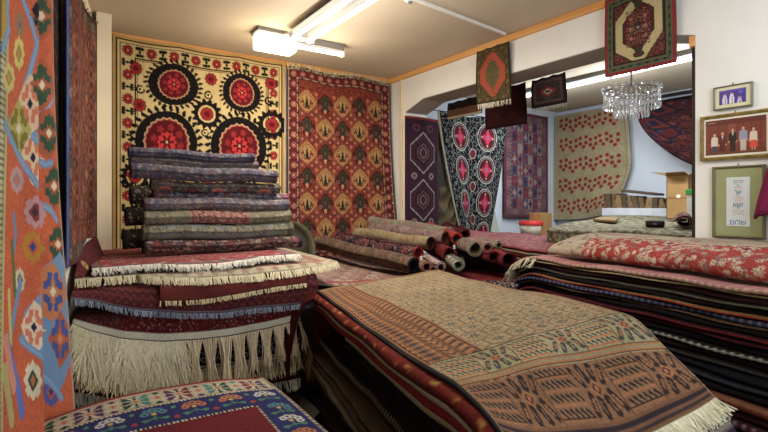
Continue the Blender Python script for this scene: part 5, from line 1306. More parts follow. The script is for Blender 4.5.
# ================================================================== tall stack along the right wall
def right_stack():
    G = 'folded rugs of the tall stack'
    d = np.array([.172, .985]); d /= np.linalg.norm(d); n = np.array([d[1], -d[0]])
    O = np.array([2.68, 2.30])                       # far front corner of the top
    T0, T1 = -2.35, 0.13                              # along d (towards the camera negative)
    ZT = 1.26
    def wave(t, z):
        f = z / ZT
        return (.012 * np.sin(t * 2.3 + .6) + .006 * np.sin(t * 5.1)) * f - .11 * f * np.clip((t + .12) / .27, 0, 1) ** 2
    def slab(label, z1, z0, s0, col, edgec, t1=0., seed=1, stitch=None, line=None, s1=.62, pal=None):
        nv = 200; t = np.linspace(T0, t1 + T1, nv); r = np.random.default_rng(seed)
        ph = r.uniform(0, 6)
        zc, rr = (z1 + z0) / 2, (z1 - z0) / 2 * .98
        off = s0 + .007 * np.sin(t * 3.3 + ph) + .005 * np.sin(t * 8 + ph * 2)
        wv = wave(t, zc) + .0025 * np.sin(t * 14 + ph)
        base = O[None] + t[:, None] * d
        wallx = XR - .012
        def pt_(s, z):
            q = np.empty((nv, 3)); q[:, :2] = base + np.asarray(s)[..., None] * n if np.ndim(s) else base + s * n
            q[:, 0] = np.minimum(q[:, 0], wallx); q[:, 2] = z + wv; return q
        P, C = [], []
        P.append(pt_(s1, zc + rr)); C.append(col)
        P.append(pt_(off + .05, zc + rr)); C.append(col)
        A9 = np.linspace(math.pi / 2, -math.pi / 2, 11)
        for i, a in enumerate(A9):
            P.append(pt_(off + rr - rr * math.cos(a), zc + rr * math.sin(a))); C.append(edgec if abs(a) < .55 else (line if (line is not None and a > .5) else col))
        P.append(pt_(off + .05, zc - rr)); C.append(col); P.append(pt_(s1, zc - rr)); C.append(col)
        P = np.array(P); m = len(P); A = np.empty((m, nv, 3)); A[:] = np.array([lin(c) for c in C])[:, None]
        A *= .8 + .4 * r.random((1, nv, 1)); A *= .9 + .2 * r.random((m, nv, 1))
        if stitch is not None: A[4:10, ::3] = lin(stitch)
        q = grid_quads(m, nv, True)
        k0 = [i * nv for i in range(m)]; k1 = [i * nv + nv - 1 for i in range(m)]
        flat = np.concatenate([q.ravel(), k0, k1[::-1]]); st = np.concatenate([np.arange(len(q)) * 4, [len(q) * 4, len(q) * 4 + m]]); tt = np.concatenate([np.full(len(q), 4), [m, m]])
        o = link('folded_rug', raw_mesh('folded_rug', P.reshape(-1, 3), flat, st, tt, A.reshape(-1, 3)), WOOL)
        tag(o, label, 'folded rug', G); return o
    BK = (22, 18, 22)
    L = [  # label, thickness, front offset, body, edge, far end, stitch, line
        ('pale pink rug with cream overcast edge, directly under the red floral carpet', .022, .0, (190, 130, 128), (200, 140, 136), 0., (206, 196, 160), None),
        ('thin rug with a yellow-cream edge, second of the tall stack', .016, .012, (70, 34, 40), (196, 180, 130), -.03, None, None),
        ('dark maroon folded rug below the yellow-cream edge of the tall stack', .03, .02, (44, 20, 26), (60, 26, 32), -.02, None, None),
        ('folded rug with a grey-green edge line high in the tall stack', .02, .015, (36, 28, 30), (110, 106, 92), -.05, None, None),
        ('black folded rug above the orange-edged one in the tall stack', .026, .02, BK, (34, 26, 28), -.03, None, None),
        ('folded rug with an orange-red edge line in the tall stack', .018, .008, (60, 26, 26), (176, 70, 50), -.04, None, (140, 110, 70)),
        ('folded rug with a navy-blue beaded edge in the tall stack', .024, .004, (40, 36, 56), (56, 62, 116), -.03, (120, 116, 130), None),
        ('folded rug with a tan edge line just below the navy beaded one', .018, .014, (50, 34, 30), (120, 92, 70), -.05, None, None),
        ('black folded rug above the two crimson-lined ones in the tall stack', .03, .02, BK, (30, 22, 26), -.02, None, None),
        ('folded rug with a bright crimson edge line in the tall stack', .022, .01, (48, 18, 22), (126, 28, 38), -.04, None, None),
        ('dark folded rug with a dull crimson edge line in the tall stack', .026, .016, (36, 16, 20), (92, 24, 34), -.02, None, None),
        ('black folded rug in the middle of the tall stack', .034, .022, BK, (28, 22, 24), -.03, None, None),
        ('black folded rug with a grey-white stitched edge in the tall stack', .022, .006, (30, 26, 28), (150, 146, 138), -.04, (190, 186, 176), None),
        ('brown-black folded rug beneath the grey-white stitched edge', .034, .014, (34, 24, 24), (44, 30, 28), -.02, None, None),
        ('black folded rug with a thin grey edge below the middle of the tall stack', .03, .018, BK, (72, 70, 70), -.03, None, None),
        ('wide black-navy folded rug in the tall stack', .042, .008, (20, 20, 28), (30, 32, 46), -.04, None, None),
        ('navy folded rug with a pale slate edge line in the tall stack', .034, .014, (22, 22, 34), (66, 70, 86), -.02, None, None),
        ('black folded rug above the rust-edged one low in the tall stack', .042, .02, BK, (28, 22, 24), -.03, None, None),
        ('thick folded rug with a rust-brown front low in the tall stack', .04, -.02, (90, 34, 28), (116, 52, 36), -.03, None, (130, 84, 56)),
        ('dark wine folded rug below the rust-brown front of the tall stack', .04, -.01, (54, 22, 26), (70, 26, 32), -.02, None, None),
        ('folded rug with a maroon edge dotted white low in the tall stack', .036, -.03, (56, 24, 32), (84, 32, 42), -.03, (130, 110, 108), None),
        ('black folded rug beneath the white-dotted edge of the tall stack', .05, -.03, (26, 22, 26), (40, 34, 34), -.02, None, None),
        ('broad dark folded rug in the lower part of the tall stack', .12, -.03, (34, 24, 28), (48, 30, 34), -.02, None, None),
        ('broad brown folded rug in the lower part of the tall stack', .14, -.03, (44, 32, 28), (56, 40, 34), -.04, None, None),
        ('broad dark folded rug second from the floor in the tall stack', .15, -.02, (30, 24, 30), (44, 34, 38), -.02, None, None),
    ]
    z = ZT; hosts = []
    for k, (lab, th, s0, c, e, t1, stt, ln) in enumerate(L):
        hosts.append(slab(lab, z, z - th, s0, c, e, t1, 40 + k, stt, ln)); z -= th
    slab('broadest folded rug on the floor under the tall stack', z, .0, -.02, (36, 28, 28), (46, 34, 34), -.03, 90)
    # tassel ends of the top rug drooping at the far end
    base = O + d * T1 + n * np.linspace(.0, .16, 6)[:, None]
    root = np.concatenate([base, np.full((6, 1), ZT - .105)], 1)
    fringe(hosts[0], root, (.1, .35, -.95), .12, 70, .010, (206, 198, 172), .35, out=(-.6, .5, .3), seed=41, clump=.05, lift=.01)
    tt_ = np.linspace(-.14, .12, 8); root2 = np.concatenate([O + d * tt_[:, None] - n * .006, (ZT - .014 + wave(tt_, ZT))[:, None]], 1)
    fringe(hosts[0], root2, (-.3, .25, -.8), .07, 36, .012, (200, 192, 166), .4, out=(-.9, .1, .1), seed=43, clump=.07, lift=.012)
    # ---- red floral carpet folded on top, cream end showing
    Lh = 2.0; w = .60
    cv = Cv(Lh, w, .0055, (172, 60, 52))
    r = np.random.default_rng(3)
    cv.speck([(182, 68, 60), (160, 50, 46), (190, 90, 78)], .4, 2, 1, sym=False)
    for k in range(1200):
        x, y = r.uniform(.2, Lh), r.uniform(.0, w); a = r.uniform(0, 3.14); c = [(206, 190, 164), (196, 160, 140), (214, 200, 176), (150, 110, 110)][k % 4]
        if k % 3 == 0:
            cv.ell(x, y, .013, .011, c, star=(6, .3), ph=a); cv.ell(x, y, .005, .005, (160, 44, 44))
        else:
            for t in (-2, -1, 0, 1, 2): cv.line([(x, y), (x + .022 * math.cos(a + t * .5), y + .019 * math.sin(a + t * .5))], .005, c)
    for k in range(9): cv.ell(.34 + k * .2, w * .62, .034, .03, (206, 190, 164), star=(8, .2)); cv.ell(.34 + k * .2, w * .62, .02, .018, (140, 40, 60), star=(6, .2))
    cream = (196, 182, 156)
    ec = .28 + .05 * np.sin(cv.V * 12)
    m = (cv.U < ec) | (cv.V < .33 + .012 * np.sin(cv.U * 9)); cv.mask(m, cream)
    cv.speck([(176, 160, 134), (206, 194, 168), (150, 130, 116), (186, 160, 140)], .45, 5, 1, m, sym=False)
    for k in range(110):
        x, y = r.uniform(.02, Lh), r.uniform(.05, .31)
        if k % 3 == 0: x, y = r.uniform(.02, .26), r.uniform(.1, w)
        cv.ell(x, y, .016, .012, [(150, 120, 110), (170, 90, 84), (130, 130, 116)][k % 3], star=(5, .3))
    cv.line([(.05, .2), (Lh, .22)], .012, (190, 70, 64)); cv.line([(.05, .2), (.03, .3), (.04, .5)], .008, (190, 80, 70)); cv.rect(0, .0, Lh, .012, (176, 60, 56))
    # section: from the wall across the top, round the swollen front fold and in underneath
    ss = np.array([[.70, .125], [.50, .13], [.38, .128], [.27, .118], [.19, .098], [.135, .078], [.105, .052], [.10, .028], [.12, .010], [.16, .004]])
    Ls = np.concatenate([[0], np.cumsum(np.hypot(*np.diff(ss, axis=0).T))]); vv = np.linspace(0, Ls[-1], cv.nv)
    sec = np.stack([cr(vv, Ls, ss)], 0)[0]
    t = -.13 - np.linspace(0, 1, cv.nu) * Lh
    T, _ = np.meshgrid(t, vv); sS = np.repeat(sec[:, :1], cv.nu, 1); zS = np.repeat(sec[:, 1:], cv.nu, 1)
    shrink = 1.12 - .3 * np.exp(-((T + .13) / .05) ** 2)
    P = np.empty((cv.nv, cv.nu, 3)); b = O[None, None] + T[..., None] * d + (sS + .012 * np.sin(T * 6))[..., None] * n
    P[..., :2] = b; P[..., 0] = np.minimum(P[..., 0], XR - .015); P[..., 2] = ZT + .010 + zS * shrink + wave(T, ZT) + .004 * np.sin(T * 11 + sS * 9)
    o = link('folded_carpet', sheet_mesh('folded_carpet', P, cv.A, .012, (170, 150, 130)), WOOL); tag(o, 'red and cream floral carpet folded over on top of the tall stack along the wall', 'folded carpet')
right_stack()
# ================================================================== crystal chandelier
def chandelier():
    C = W(631.5, 93, 4.2); R = .215
    t = empty('chandelier', (C[0], C[1], ZC), 'small round crystal chandelier with hanging glass drops below the cream-hexagon rug', 'chandelier')
    M_cry, nt, b = new_mat('clear_crystal'); b.inputs['Base Color'].default_value = (.95, .96, .98, 1); b.inputs['Roughness'].default_value = .06
    b.inputs['Transmission Weight'].default_value = .55; b.inputs['IOR'].default_value = 1.55; b.inputs['Specular IOR Level'].default_value = .9
    M_ch = plain('chrome', (200, 200, 204), .2, 1., noise=.03)
    MB().tube([(C[0], C[1], ZC - .01), (C[0], C[1], C[2] + .06)], .008, 8).lathe((C[0], C[1], ZC - .06), [(.0, 0), (.05, .01), (.06, .059)], 20).to('rod', M_ch, t, True)
    ring = [(C[0] + R * math.cos(a), C[1] + R * math.sin(a), C[2] + .015) for a in np.linspace(0, 2 * math.pi, 49)]
    MB().tube(ring, .008, 6, False).to('upper_ring', M_ch, t, True)
    ring2 = [(C[0] + R * .6 * math.cos(a), C[1] + R * .6 * math.sin(a), C[2] - .02) for a in np.linspace(0, 2 * math.pi, 41)]
    MB().tube(ring2, .007, 6, False).to('inner_ring', M_ch, t, True)
    for k in range(4):
        a = k * math.pi / 2; MB().tube([(C[0], C[1], C[2] + .07), (C[0] + R * .6 * math.cos(a), C[1] + R * .6 * math.sin(a), C[2] + .05), (C[0] + R * math.cos(a), C[1] + R * math.sin(a), C[2] + .015)], .005, 6).to('arm', M_ch, t, True)
    def bead(m, c, r, h=None):
        h = h or r
        m.lathe(c, [(0, -h), (r * .75, -h * .55), (r, 0), (r * .75, h * .55), (0, h)], 6)
    def strand(n, step, drop):
        m = MB(); z = 0
        for i in range(n): bead(m, (0, 0, z - i * step), .0075 if i % 2 else .006, .008)
        bead(m, (0, 0, z - n * step - drop * .4), .010, drop); return m.mesh('crystal_strand')
    outer, inner_ = strand(5, .019, .03), strand(7, .019, .034)
    for me in (outer, inner_): me.materials.append(M_cry)
    for N_, rad, me, dz in ((40, R, outer, .0), (24, R * .6, inner_, -.03)):
        for k in range(N_):
            a = 2 * math.pi * (k + .3) / N_; o = bpy.data.objects.new('crystal_strand', me); COL.objects.link(o); o.parent = t
            o.location = (C[0] + rad * math.cos(a) - t.location.x, C[1] + rad * math.sin(a) - t.location.y, C[2] + dz - t.location.z); o.rotation_euler = (0, 0, a)
    big = MB(); bead(big, (0, 0, 0), .022); bm_ = big.mesh('crystal_ball'); bm_.materials.append(M_cry)
    for k in range(20):
        a = 2 * math.pi * k / 20; o = bpy.data.objects.new('crystal_ball', bm_); COL.objects.link(o); o.parent = t
        o.location = (C[0] + R * 1.03 * math.cos(a) - t.location.x, C[1] + R * 1.03 * math.sin(a) - t.location.y, C[2] + .035 - t.location.z)
chandelier()

# ================================================================== pictures on the white wall
def picture(label, Y0, Y1, z1, z0, fw, M_fr, mat_c, mw, cv, lean=.012, depth=.022, glass=True):
    """framed picture on the right wall; Y0 > Y1"""
    Xw = XR - .003; t = empty('framed_picture', (Xw, (Y0 + Y1) / 2, z0), label, 'framed picture')
    x = Xw - depth
    m = MB()
    o4 = [(Y0, z1), (Y1, z1), (Y1, z0), (Y0, z0)]; i4 = [(Y0 - fw, z1 - fw), (Y1 + fw, z1 - fw), (Y1 + fw, z0 + fw), (Y0 - fw, z0 + fw)]
    m4 = [((a + c) / 2, (b + d) / 2) for (a, b), (c, d) in zip(o4, i4)]
    for k in range(4):
        j = (k + 1) % 4
        for (p, xp), (q, xq) in (((o4, Xw), (o4, x + .004)), ((o4, x + .004), (m4, x)), ((m4, x), (i4, x + .006)), ((i4, x + .006), (i4, Xw))):
            m.quad((xp, *p[k]), (xp, *p[j]), (xq, *q[j]), (xq, *q[k]))
    m.to('frame', M_fr, t)
    MB().box((x + .010, Y1 + fw * .9, z0 + fw * .9), (Xw - .002, Y0 - fw * .9, z1 - fw * .9)).to('mat_board', plain('mat_board', mat_c, .8, noise=.03), t)
    ya, yb, zt, zb = Y0 - fw - mw[0], Y1 + fw + mw[1], z1 - fw - mw[2], z0 + fw + mw[3]
    u, v = np.meshgrid(np.linspace(0, 1, cv.nu), np.linspace(0, 1, cv.nv)); P = np.empty((cv.nv, cv.nu, 3)); P[..., 0] = x + .0085; P[..., 1] = ya + (yb - ya) * u; P[..., 2] = zt + (zb - zt) * v
    pr = put('print', sheet_mesh('print', P, cv.A, .001), PRINT, t)
    MB().tube([(Xw - .004, (Y0 + Y1) / 2, z1 + .012), (Xw - .014, (Y0 + Y1) / 2, z1 - .002)], .004, 6).to('hook', M_gold, t, True)
    return t, x, (ya, yb, zt, zb), pr
def pictures():
    # group photograph: five people before a red curtain
    w, h = .29, .195; cv = Cv(w, h, .0016, (122, 56, 40)); cv.speck([(134, 64, 46), (112, 48, 36)], .5, 2, 2, sym=False)
    cv.rect(0, 0, w, .03, (100, 44, 36)); cv.rect(0, h - .03, w, h, (110, 60, 40))
    for k in range(7): cv.rect(.02 + k * .04, .02, .025 + k * .04, h - .03, (104, 44, 34))
    cv.rect(.115, .03, .15, .09, (140, 74, 54)); cv.rect(.0, .13, w, .134, (140, 70, 46))
    SK = (206, 150, 120)
    def person(x, top, hgt, tops, legs, wd, skirt=False, tie=None):
        y = top
        cv.ell(x, y - .001, .0095, .010, (40, 28, 26)); cv.ell(x, y + .003, .0075, .0095, SK)
        cv.poly([(x - wd, y + .020), (x - wd * .4, y + .013), (x + wd * .4, y + .013), (x + wd, y + .020), (x + wd * 1.05, y + .058), (x + wd * .75, y + .07), (x - wd * .75, y + .07), (x - wd * 1.05, y + .058)], tops)
        for s in (-1, 1): cv.ell(x + s * wd * 1.0, y + .066, .004, .005, SK)
        if tie: cv.poly([(x - .005, y + .014), (x + .005, y + .014), (x, y + .040)], (220, 214, 206)); cv.line([(x, y + .018), (x, y + .036)], .002, tie)
        if skirt:
            cv.poly([(x - wd * .7, y + .062), (x + wd * .7, y + .062), (x + wd * 1.15, y + .100), (x - wd * 1.15, y + .100)], legs)
            for s in (-1, 1): cv.rect(x + s * .006 - .003, y + .10, x + s * .006 + .003, top + hgt, SK)
        else:
            cv.poly([(x - wd * .75, y + .066), (x + wd * .75, y + .066), (x + wd * .7, top + hgt), (x + .001, top + hgt), (x, y + .085), (x - .001, top + hgt), (x - wd * .7, top + hgt)], legs)
    person(.045, .080, .10, (216, 204, 186), (70, 72, 90), .016); person(.085, .075, .105, (92, 40, 34), (84, 36, 32), .017, tie=(200, 180, 170)); person(.135, .062, .12, (44, 34, 34), (52, 38, 36), .018, tie=(60, 40, 40))
    person(.185, .056, .125, (150, 152, 170), (196, 182, 164), .019, tie=None); person(.232, .066, .115, (216, 200, 176), (214, 66, 40), .017, skirt=True)
    cv.rect(.01, .012, .05, .016, (200, 150, 130))
    picture('large gilt-framed photograph of five standing people before a red curtain', 1.447, 1.083, 2.128, 1.862, .020, M_gold, (226, 222, 206), (.010, .010, .012, .012), cv)
    # small violet picture
    w, h = .13, .085; cv = Cv(w, h, .0016, (64, 52, 150)); cv.speck([(74, 60, 164), (54, 44, 134)], .5, 2, 2, sym=False); cv.rect(0, 0, w, .012, (84, 70, 170)); cv.rect(0, h - .012, w, h, (50, 40, 126))
    for x, c, hh in ((.028, (214, 206, 226), .062), (.062, (230, 222, 224), .066), (.10, (206, 196, 226), .036)):
        y = h - hh
        cv.ell(x, y, .0085, .010, (190, 150, 170)); cv.ell(x, y - .005, .009, .007, (90, 60, 110))
        cv.poly([(x - .007, y + .009), (x + .007, y + .009), (x + .012, y + .030), (x + .013, h), (x - .013, h), (x - .012, y + .03)], c)
        cv.line([(x + .003, y + .02), (x + .003, h)], .004, (120, 96, 190))
    cv.ell(.105, .022, .012, .008, (100, 90, 190))
    picture('small pale-framed violet picture of three figures above the group photograph', 1.375, 1.178, 2.29, 2.155, .008, plain('thin_pewter_moulding', (120, 116, 100), .5), (216, 210, 176), (.022, .024, .018, .020), cv)
    # framed Hebrew blessing
    w, h = .125, .27; cv = Cv(w, h, .004, (214, 222, 224))
    t, x, (ya, yb, zt, zb), pr = picture('green-matted frame with Hebrew blessing lettering in blue and pink', 1.381, 1.118, 1.824, 1.411, .014, plain('olive_brown_moulding', (112, 100, 70), .5, noise=.1), (150, 154, 112), (.058, .058, .052, .052), cv)
    M_ink = plain('blue_ink', (58, 106, 150), .6); M_pink = plain('pink_ink', (214, 140, 138), .6); M_navy = plain('navy_ink', (50, 70, 100), .6)
    W_, H_ = ya - yb, zt - zb
    def word(text, uc, vc, size, wid, mat):
        f = bpy.data.curves.new('lettering', 'FONT'); f.body = text; f.size = size; f.align_x = 'CENTER'; f.align_y = 'CENTER'; f.extrude = 0.0004; f.resolution_u = 3
        tmp = bpy.data.objects.new('lettering', f); COL.objects.link(tmp)
        dg = bpy.context.evaluated_depsgraph_get(); me = bpy.data.meshes.new_from_object(tmp.evaluated_get(dg)); bpy.data.objects.remove(tmp); bpy.data.curves.remove(f)
        co = np.empty(len(me.vertices) * 3, np.float32); me.vertices.foreach_get('co', co); co = co.reshape(-1, 3)
        if len(co) == 0: return
        a, b = co.min(0), co.max(0); k = wid * W_ / max(b[0] - a[0], 1e-6); kv = size / max(b[1] - a[1], 1e-6)
        out = np.empty_like(co); out[:, 1] = ya - W_ * uc - (co[:, 0] - (a[0] + b[0]) / 2) * k; out[:, 2] = zt - H_ * vc + (co[:, 1] - (a[1] + b[1]) / 2) * kv; out[:, 0] = x + .0078 - co[:, 2] * .5
        me.vertices.foreach_set('co', out.ravel()); me.materials.clear(); me.update()
        put('lettering', me, mat, t).parent = pr
    R_ = lambda s: s[::-1]
    word(R_('יברכך'), .5, .10, .022, .44, M_ink); word(R_("ה'"), .5, .165, .012, .10, M_navy); word(R_('וישמרך'), .5, .215, .012, .34, M_pink)
    word(R_('יאר'), .5, .305, .024, .30, M_ink); word(R_("ה'"), .5, .375, .012, .10, M_navy); word(R_('פניו אליך'), .5, .425, .012, .50, M_pink); word(R_('ויחנך'), .5, .475, .012, .34, M_pink)
    word(R_('ישא'), .5, .565, .024, .40, M_ink); word(R_("ה'"), .5, .63, .012, .10, M_navy); word(R_('פניו אליך'), .5, .685, .012, .50, M_pink); word(R_('וישם לך'), .5, .74, .012, .44, M_pink)
    word(R_('שלום'), .5, .905, .030, .66, M_ink)
pictures()
def jacket():
    # sleeve of a magenta garment on a hook at the edge of the picture wall
    Xg = XR - .07; t = empty('hanging_garment', (Xg, 1.04, 1.95), 'magenta garment hanging from a hook at the edge of the white wall', 'garment')
    nu, nv = 28, 50; th = np.linspace(0, 2 * math.pi, nu); v = np.linspace(0, 1, nv); P = np.empty((nv, nu, 3))
    for j, s in enumerate(v):
        wy = .02 + .115 * s ** .8; wx = .018 + .03 * s
        f = 1 + .10 * np.sin(th * 5 + s * 2)
        P[j, :, 0] = Xg + wx * np.cos(th) * f; P[j, :, 1] = 1.02 + wy * np.sin(th) * f; P[j, :, 2] = 1.93 - .395 * s + .012 * np.sin(th * 3) * s
    C = np.empty(P.shape); C[:] = lin((140, 28, 84)); C[-4:] = lin((110, 20, 64))
    put('cloth', sheet_mesh('cloth', P, C, .004), SILK, t)
    MB().tube([(XR - .002, 1.02, 1.97), (XR - .06, 1.02, 1.95), (XR - .075, 1.02, 1.93), (XR - .085, 1.02, 1.95)], .006, 8).to('hook', M_gold, t, True)
jacket()

# ================================================================== covered pile and clutter in the room beyond
def beyond_floor():
    XA, XB = 3.92, 6.35
    def ztop(X, Y): return 1.385 + .075 * (X - XA) / (XB - XA)
    YL, YR = 3.08, 1.3
    # quilted floral cover: top and front drop
    Lx = XB - XA
    cv = Cv(YL - YR, Lx + .25, .014, (150, 146, 120)); cv.speck([(176, 172, 144), (112, 112, 88), (184, 160, 136), (130, 130, 104)], .6, 5, 2)
    for j in range(int(cv.h / .09)):
        for i in range(int(cv.w / .09)):
            x, y = .045 + i * .09, .045 + j * .09 + (i % 2) * .045; cv.ell(x, y, .024, .02, [(96, 88, 74), (196, 188, 162), (84, 98, 80)][(i + j) % 3], star=(5, .3))
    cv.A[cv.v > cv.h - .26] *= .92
    for i in range(int(cv.w / .07)): cv.ell(.035 + i * .07, cv.h - .16, .024, .036, (74, 70, 56), .4); cv.ell(.035 + i * .07, cv.h - .07, .015, .02, (176, 170, 146))
    for v_ in (.04, .23, .25): cv.rect(0, cv.h - v_, cv.w, cv.h - v_ + .008, (96, 90, 74))
    u, v = np.meshgrid(np.linspace(0, 1, cv.nu), np.linspace(0, 1, cv.nv)); dist = v * (Lx + .25)
    X = np.where(dist < Lx, XB - dist, XA - .02); z = np.where(dist < Lx, ztop(X, 0), 1.385 - (dist - Lx))
    YLx = YL + .34 * (X - XA)
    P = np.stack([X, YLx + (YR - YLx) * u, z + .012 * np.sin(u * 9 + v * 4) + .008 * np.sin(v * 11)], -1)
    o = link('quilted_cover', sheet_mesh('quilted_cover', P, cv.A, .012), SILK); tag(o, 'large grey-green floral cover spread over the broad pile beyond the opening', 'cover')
    struct('trim_12', MB().hexa([(XA + .03, YR + .02, 0), (XB, YR + .02, 0), (XB, YL + .34 * (XB - XA) - .03, 0), (XA + .03, YL - .03, 0), (XA + .03, YR + .02, 1.33), (XB, YR + .02, 1.39), (XB, YL + .34 * (XB - XA) - .03, 1.39), (XA + .03, YL - .03, 1.33)]), M_dark)
    # speaker
    def spot(px, py, X): Y = y_at_X(px, X); return np.array([X, Y, ztop(X, Y)])
    c = spot(655, 231, 4.2) + np.array([0, 0, .02])
    t = empty('speaker', c, 'small black cylindrical portable speaker lying on the floral cover', 'speaker')
    dy = np.array([.45, -.89, 0]); M_blk = plain('black_speaker_mesh', (24, 24, 28), .6, noise=.2, nscale=90); a0 = c + np.array([0, 0, .03])
    MB().lathe(a0, [(0, -.07), (.020, -.07), (.029, -.064), (.032, -.05), (.032, .05), (.029, .064), (.020, .07), (0, .07)], 24, dy).to('speaker_body', M_blk, t, True)
    nrm = np.array([-.89, -.45, 0]); e = a0 + nrm * .031
    MB().hexa([e + dy * a + np.array([0, 0, b]) + nrm * c_ for c_ in (0, .003) for a, b in ((-.014, -.007), (.014, -.007), (.014, .007), (-.014, .007))]).to('badge', plain('grey_badge', (150, 90, 84), .4), t, bevel=.001)
    for s in (-1, 1): MB().lathe(a0 + dy * .07 * s, [(.0, .001 * s), (.018, .001 * s), (.021, -.004 * s)], 20, dy).to('end_cap', plain('dark_rubber', (14, 14, 16), .5), t, True)
    # rolled rug end
    cvr = Cv(.6, .5, .012, (116, 60, 60)); cvr.speck([(140, 90, 84), (90, 40, 46), (170, 150, 136)], .6, 3, 1)
    p = spot(684, 232, 4.25); roll('short maroon rug loosely rolled with a dark hollow end, beside the pillar', p + np.array([-.03, -.02, .065]), p + np.array([.45, .22, .09]), .068, cvr, (150, 120, 110), (70, 24, 26), 1.6, .8, seed=77, gap=.016)
    # folded brown paper
    m = MB(); q = [spot(593, 224, 4.9), spot(615, 225, 4.75), spot(619, 223, 5.25), spot(600, 222, 5.35)]
    m.hexa([p_ + np.array([0, 0, .012]) for p_ in q] + [p_ + np.array([0, 0, .035]) for p_ in q])
    tag(m.to('folded_paper', plain('brown_paper', (136, 112, 78), .8, noise=.08), None, bevel=.004), 'flat folded brown paper parcel lying on the floral cover', 'parcel')
    # low white shelf with old boards on it
    X = 6.2; Y0, Y1 = y_at_X(604, X), y_at_X(676, X)
    sh = struct('shelf', MB().box((X - .05, Y1, 1.455), (XF - .01, Y0, 1.56)), plain('white_shelf_paint', (206, 210, 220), .6), .004); del sh['kind']; tag(sh, 'low white shelf board along the far wall carrying the old timber pieces', 'shelf')
    rgn = np.random.default_rng(4); y = Y0 - .04; k = 0
    cols = [(96, 78, 58), (116, 92, 64), (140, 112, 78), (84, 70, 56), (126, 100, 70)]
    mats = [plain('old_wood_%d' % i, c, .8, noise=.2, nscale=25) for i, c in enumerate(cols)]
    nm = ['first', 'second', 'third', 'fourth', 'fifth', 'sixth', 'seventh', 'eighth', 'ninth', 'tenth', 'eleventh', 'twelfth', 'thirteenth', 'fourteenth']
    while y > y_at_X(668, X) and k < 14:
        tk = rgn.uniform(.055, .085); hh = (.20 if k < 3 else .17) * rgn.uniform(.85, 1.05) * (1 - .028 * k) ; ln = rgn.uniform(-.03, .05)
        b = MB().hexa([(X - .02, y - tk, 1.561), (X + .25, y - tk, 1.561), (X + .25, y, 1.561), (X - .02, y, 1.561), (X - .02, y - tk + ln, 1.561 + hh), (X + .25, y - tk + ln, 1.561 + hh), (X + .25, y + ln, 1.561 + hh), (X - .02, y + ln, 1.561 + hh)])
        o = b.to('timber_offcut', mats[k % 5], None, bevel=.006); tag(o, 'old brown timber piece standing on the white shelf, %s from the dotted hanging' % nm[k], 'timber offcut', 'timber pieces on the white shelf'); y -= tk + .006; k += 1
    a, b_ = (X - .03, y_at_X(622, X), 1.775), (X - .03, y_at_X(656, X), 1.70)
    m = MB().hexa([(X - .03, a[1], 1.77), (X + .2, a[1], 1.77), (X + .2, b_[1], 1.715), (X - .03, b_[1], 1.715), (X - .03, a[1], 1.80), (X + .2, a[1], 1.80), (X + .2, b_[1], 1.745), (X - .03, b_[1], 1.745)])
    tag(m.to('wooden_board', mats[3], None, bevel=.004), 'long board lying slantwise across the tops of the old timber pieces', 'board')
    # cardboard box with open flaps
    X = 5.55; Y0, Y1 = y_at_X(666.5, X), y_at_X(689, X); zb, zt = 1.45, 1.91
    t = empty('cardboard_box', (X, Y0, zb), 'tall tan cardboard box with open top flaps beside the pillar', 'cardboard box')
    M_card = plain('tan_cardboard', (168, 132, 84), .8, noise=.05, nscale=6); M_card2 = plain('dark_cardboard', (130, 100, 64), .85, noise=.06)
    m = MB(); tk = .006; Xb = X + .32
    m.box((X, Y1, zb), (X + tk, Y0, zt)).box((Xb - tk, Y1, zb), (Xb, Y0, zt)).box((X, Y1, zb), (Xb, Y1 + tk, zt)).box((X, Y0 - tk, zb), (Xb, Y0, zt)).box((X, Y1, zb), (Xb, Y0, zb + tk)).to('carton', M_card, t)
    MB().hexa([(X, Y0, zt), (Xb, Y0, zt), (Xb, Y0 + .16, zt + .05), (X, Y0 + .16, zt + .05), (X, Y0, zt + .006), (Xb, Y0, zt + .006), (Xb, Y0 + .16, zt + .056), (X, Y0 + .16, zt + .056)]).to('flap', M_card2, t)
    MB().hexa([(X, Y1, zt), (Xb, Y1, zt), (Xb, Y1 - .12, zt + .10), (X, Y1 - .12, zt + .10), (X, Y1 - .001, zt + .006), (Xb, Y1 - .001, zt + .006), (Xb, Y1 - .12, zt + .106), (X, Y1 - .12, zt + .106)]).to('flap', M_card, t)
    MB().hexa([(X - .001, Y1, zt), (X - .001, Y0, zt), (X - .06, Y0 - .02, zt + .035), (X - .06, Y1 + .02, zt + .035), (X, Y1, zt + .006), (X, Y0, zt + .006), (X - .06, Y0 - .02, zt + .041), (X - .06, Y1 + .02, zt + .041)]).to('flap', M_card2, t)
    MB().box((X - .002, Y1, zb + .22), (X, Y0, zb + .235)).to('tape', plain('box_seam_tape', (150, 114, 70), .4), t)
    MB().box((X - .003, (Y0 + Y1) / 2 - .03, zb + .225), (X - .001, (Y0 + Y1) / 2 + .01, zb + .26)).to('sticker', M_whitep, t)
    # green-topped small carton at the pillar edge
    p = spot(692, 215, 5.2); m = MB()
    m.box((p[0], p[1] - .12, 1.43), (p[0] + .14, p[1] + .05, 1.70)); o = m.to('carton', plain('white_carton', (200, 202, 196), .7), None, bevel=.004); tag(o, 'small white carton standing between the cardboard box and the pillar', 'carton')
    m = MB().box((p[0] - .005, p[1] - .11, 1.701), (p[0] + .12, p[1] + .06, 1.755)); tag(m.to('packet', plain('green_packet', (54, 150, 74), .5), None, bevel=.006), 'bright green packet on the small white carton by the pillar', 'packet')
    # tub with red lid, wooden crate block, grey board near the corner
    Ys = 4.45; z = 1.20
    struct('trim_13', MB().box((4.55, 4.05, 0), (6.3, 4.95, 1.18)), M_dark)
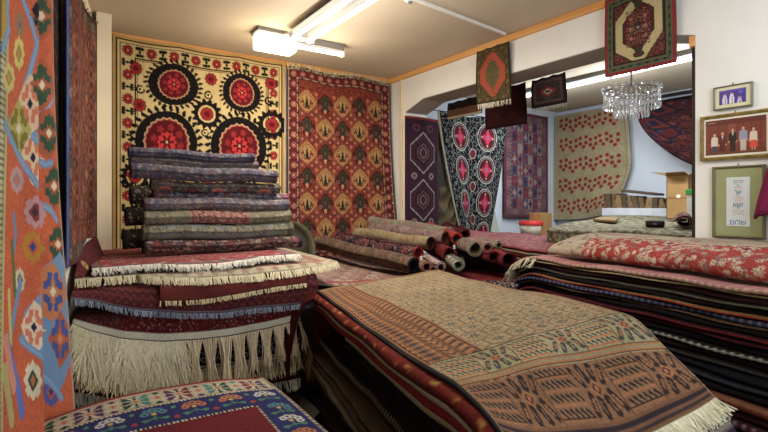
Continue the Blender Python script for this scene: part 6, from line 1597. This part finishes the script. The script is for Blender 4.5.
    X0, X1 = x_at_Y(522, Ys), x_at_Y(540, Ys); cx = (X0 + X1) / 2; r = (X1 - X0) / 2 * .85
    zt_ = z_at(221, dep(cx, Ys)); t = empty('tub', (cx, Ys, 1.18), 'white plastic tub with a red lid on the ledge below the rose carpet', 'tub')
    MB().lathe((cx, Ys, 1.18), [(0, .001), (r * .85, .001), (r, (zt_ - 1.18) - .045), (0, zt_ - 1.18 - .045)], 28).to('tub_body', plain('milky_plastic', (196, 186, 168), .5), t, True)
    MB().lathe((cx, Ys, zt_ - .05), [(r * 1.06, 0), (r * 1.08, .04), (r * .95, .052), (0, .052)], 28).to('lid', plain('red_plastic', (196, 44, 44), .45), t, True)
    X0, X1 = x_at_Y(541.5, 4.3), x_at_Y(552, 4.3); zt_ = z_at(213, dep(X0, 4.3))
    tag(MB().box((X0, 4.3, 1.182), (X1, 4.5, zt_)).to('wooden_block', wood('pale_crate_wood', (150, 116, 70), (176, 140, 92), 'Z', 12), None, bevel=.006), 'tan upright wooden block beside the red-lidded tub', 'wooden block')
    X0, X1 = x_at_Y(491, 4.75), x_at_Y(499.5, 4.75)
    zt_ = z_at(206, dep(X0, 4.75))
    tag(MB().hexa([(X0, 4.72, 1.182), (X1, 4.72, 1.182), (X1, 4.74, 1.182), (X0, 4.74, 1.182), (X0, 4.86, zt_), (X1, 4.86, zt_), (X1, 4.88, zt_), (X0, 4.88, zt_)]).to('leaning_board', plain('grey_green_board', (156, 160, 148), .7), None, bevel=.003), 'narrow grey-green board leaning at the wall right of the black suzani', 'board')
    # heap of beige cloth between runner and black suzani
    Yc = 4.74; X0, X1 = x_at_Y(437, Yc), x_at_Y(464, Yc); nu, nv = 60, 160
    u, v = np.meshgrid(np.linspace(0, 1, nu), np.linspace(0, 1, nv)); zt_, zb_ = z_at(186, dep(X0, Yc)), .02
    P = np.stack([X0 + (X1 - X0) * (u * (.75 + .25 * v) + .0), Yc - .05 - .10 * np.sin(u * 3.14) * (.4 + .6 * v) - .03 * np.sin(v * 45 + u * 6) * np.sin(u * 9 + v * 5), zt_ + (zb_ - zt_) * v - .02 * np.sin(u * 8)], -1)
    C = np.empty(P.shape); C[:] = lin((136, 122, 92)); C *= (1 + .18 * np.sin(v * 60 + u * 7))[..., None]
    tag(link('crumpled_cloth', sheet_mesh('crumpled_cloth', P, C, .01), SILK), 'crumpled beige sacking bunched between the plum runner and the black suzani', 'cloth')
beyond_floor()
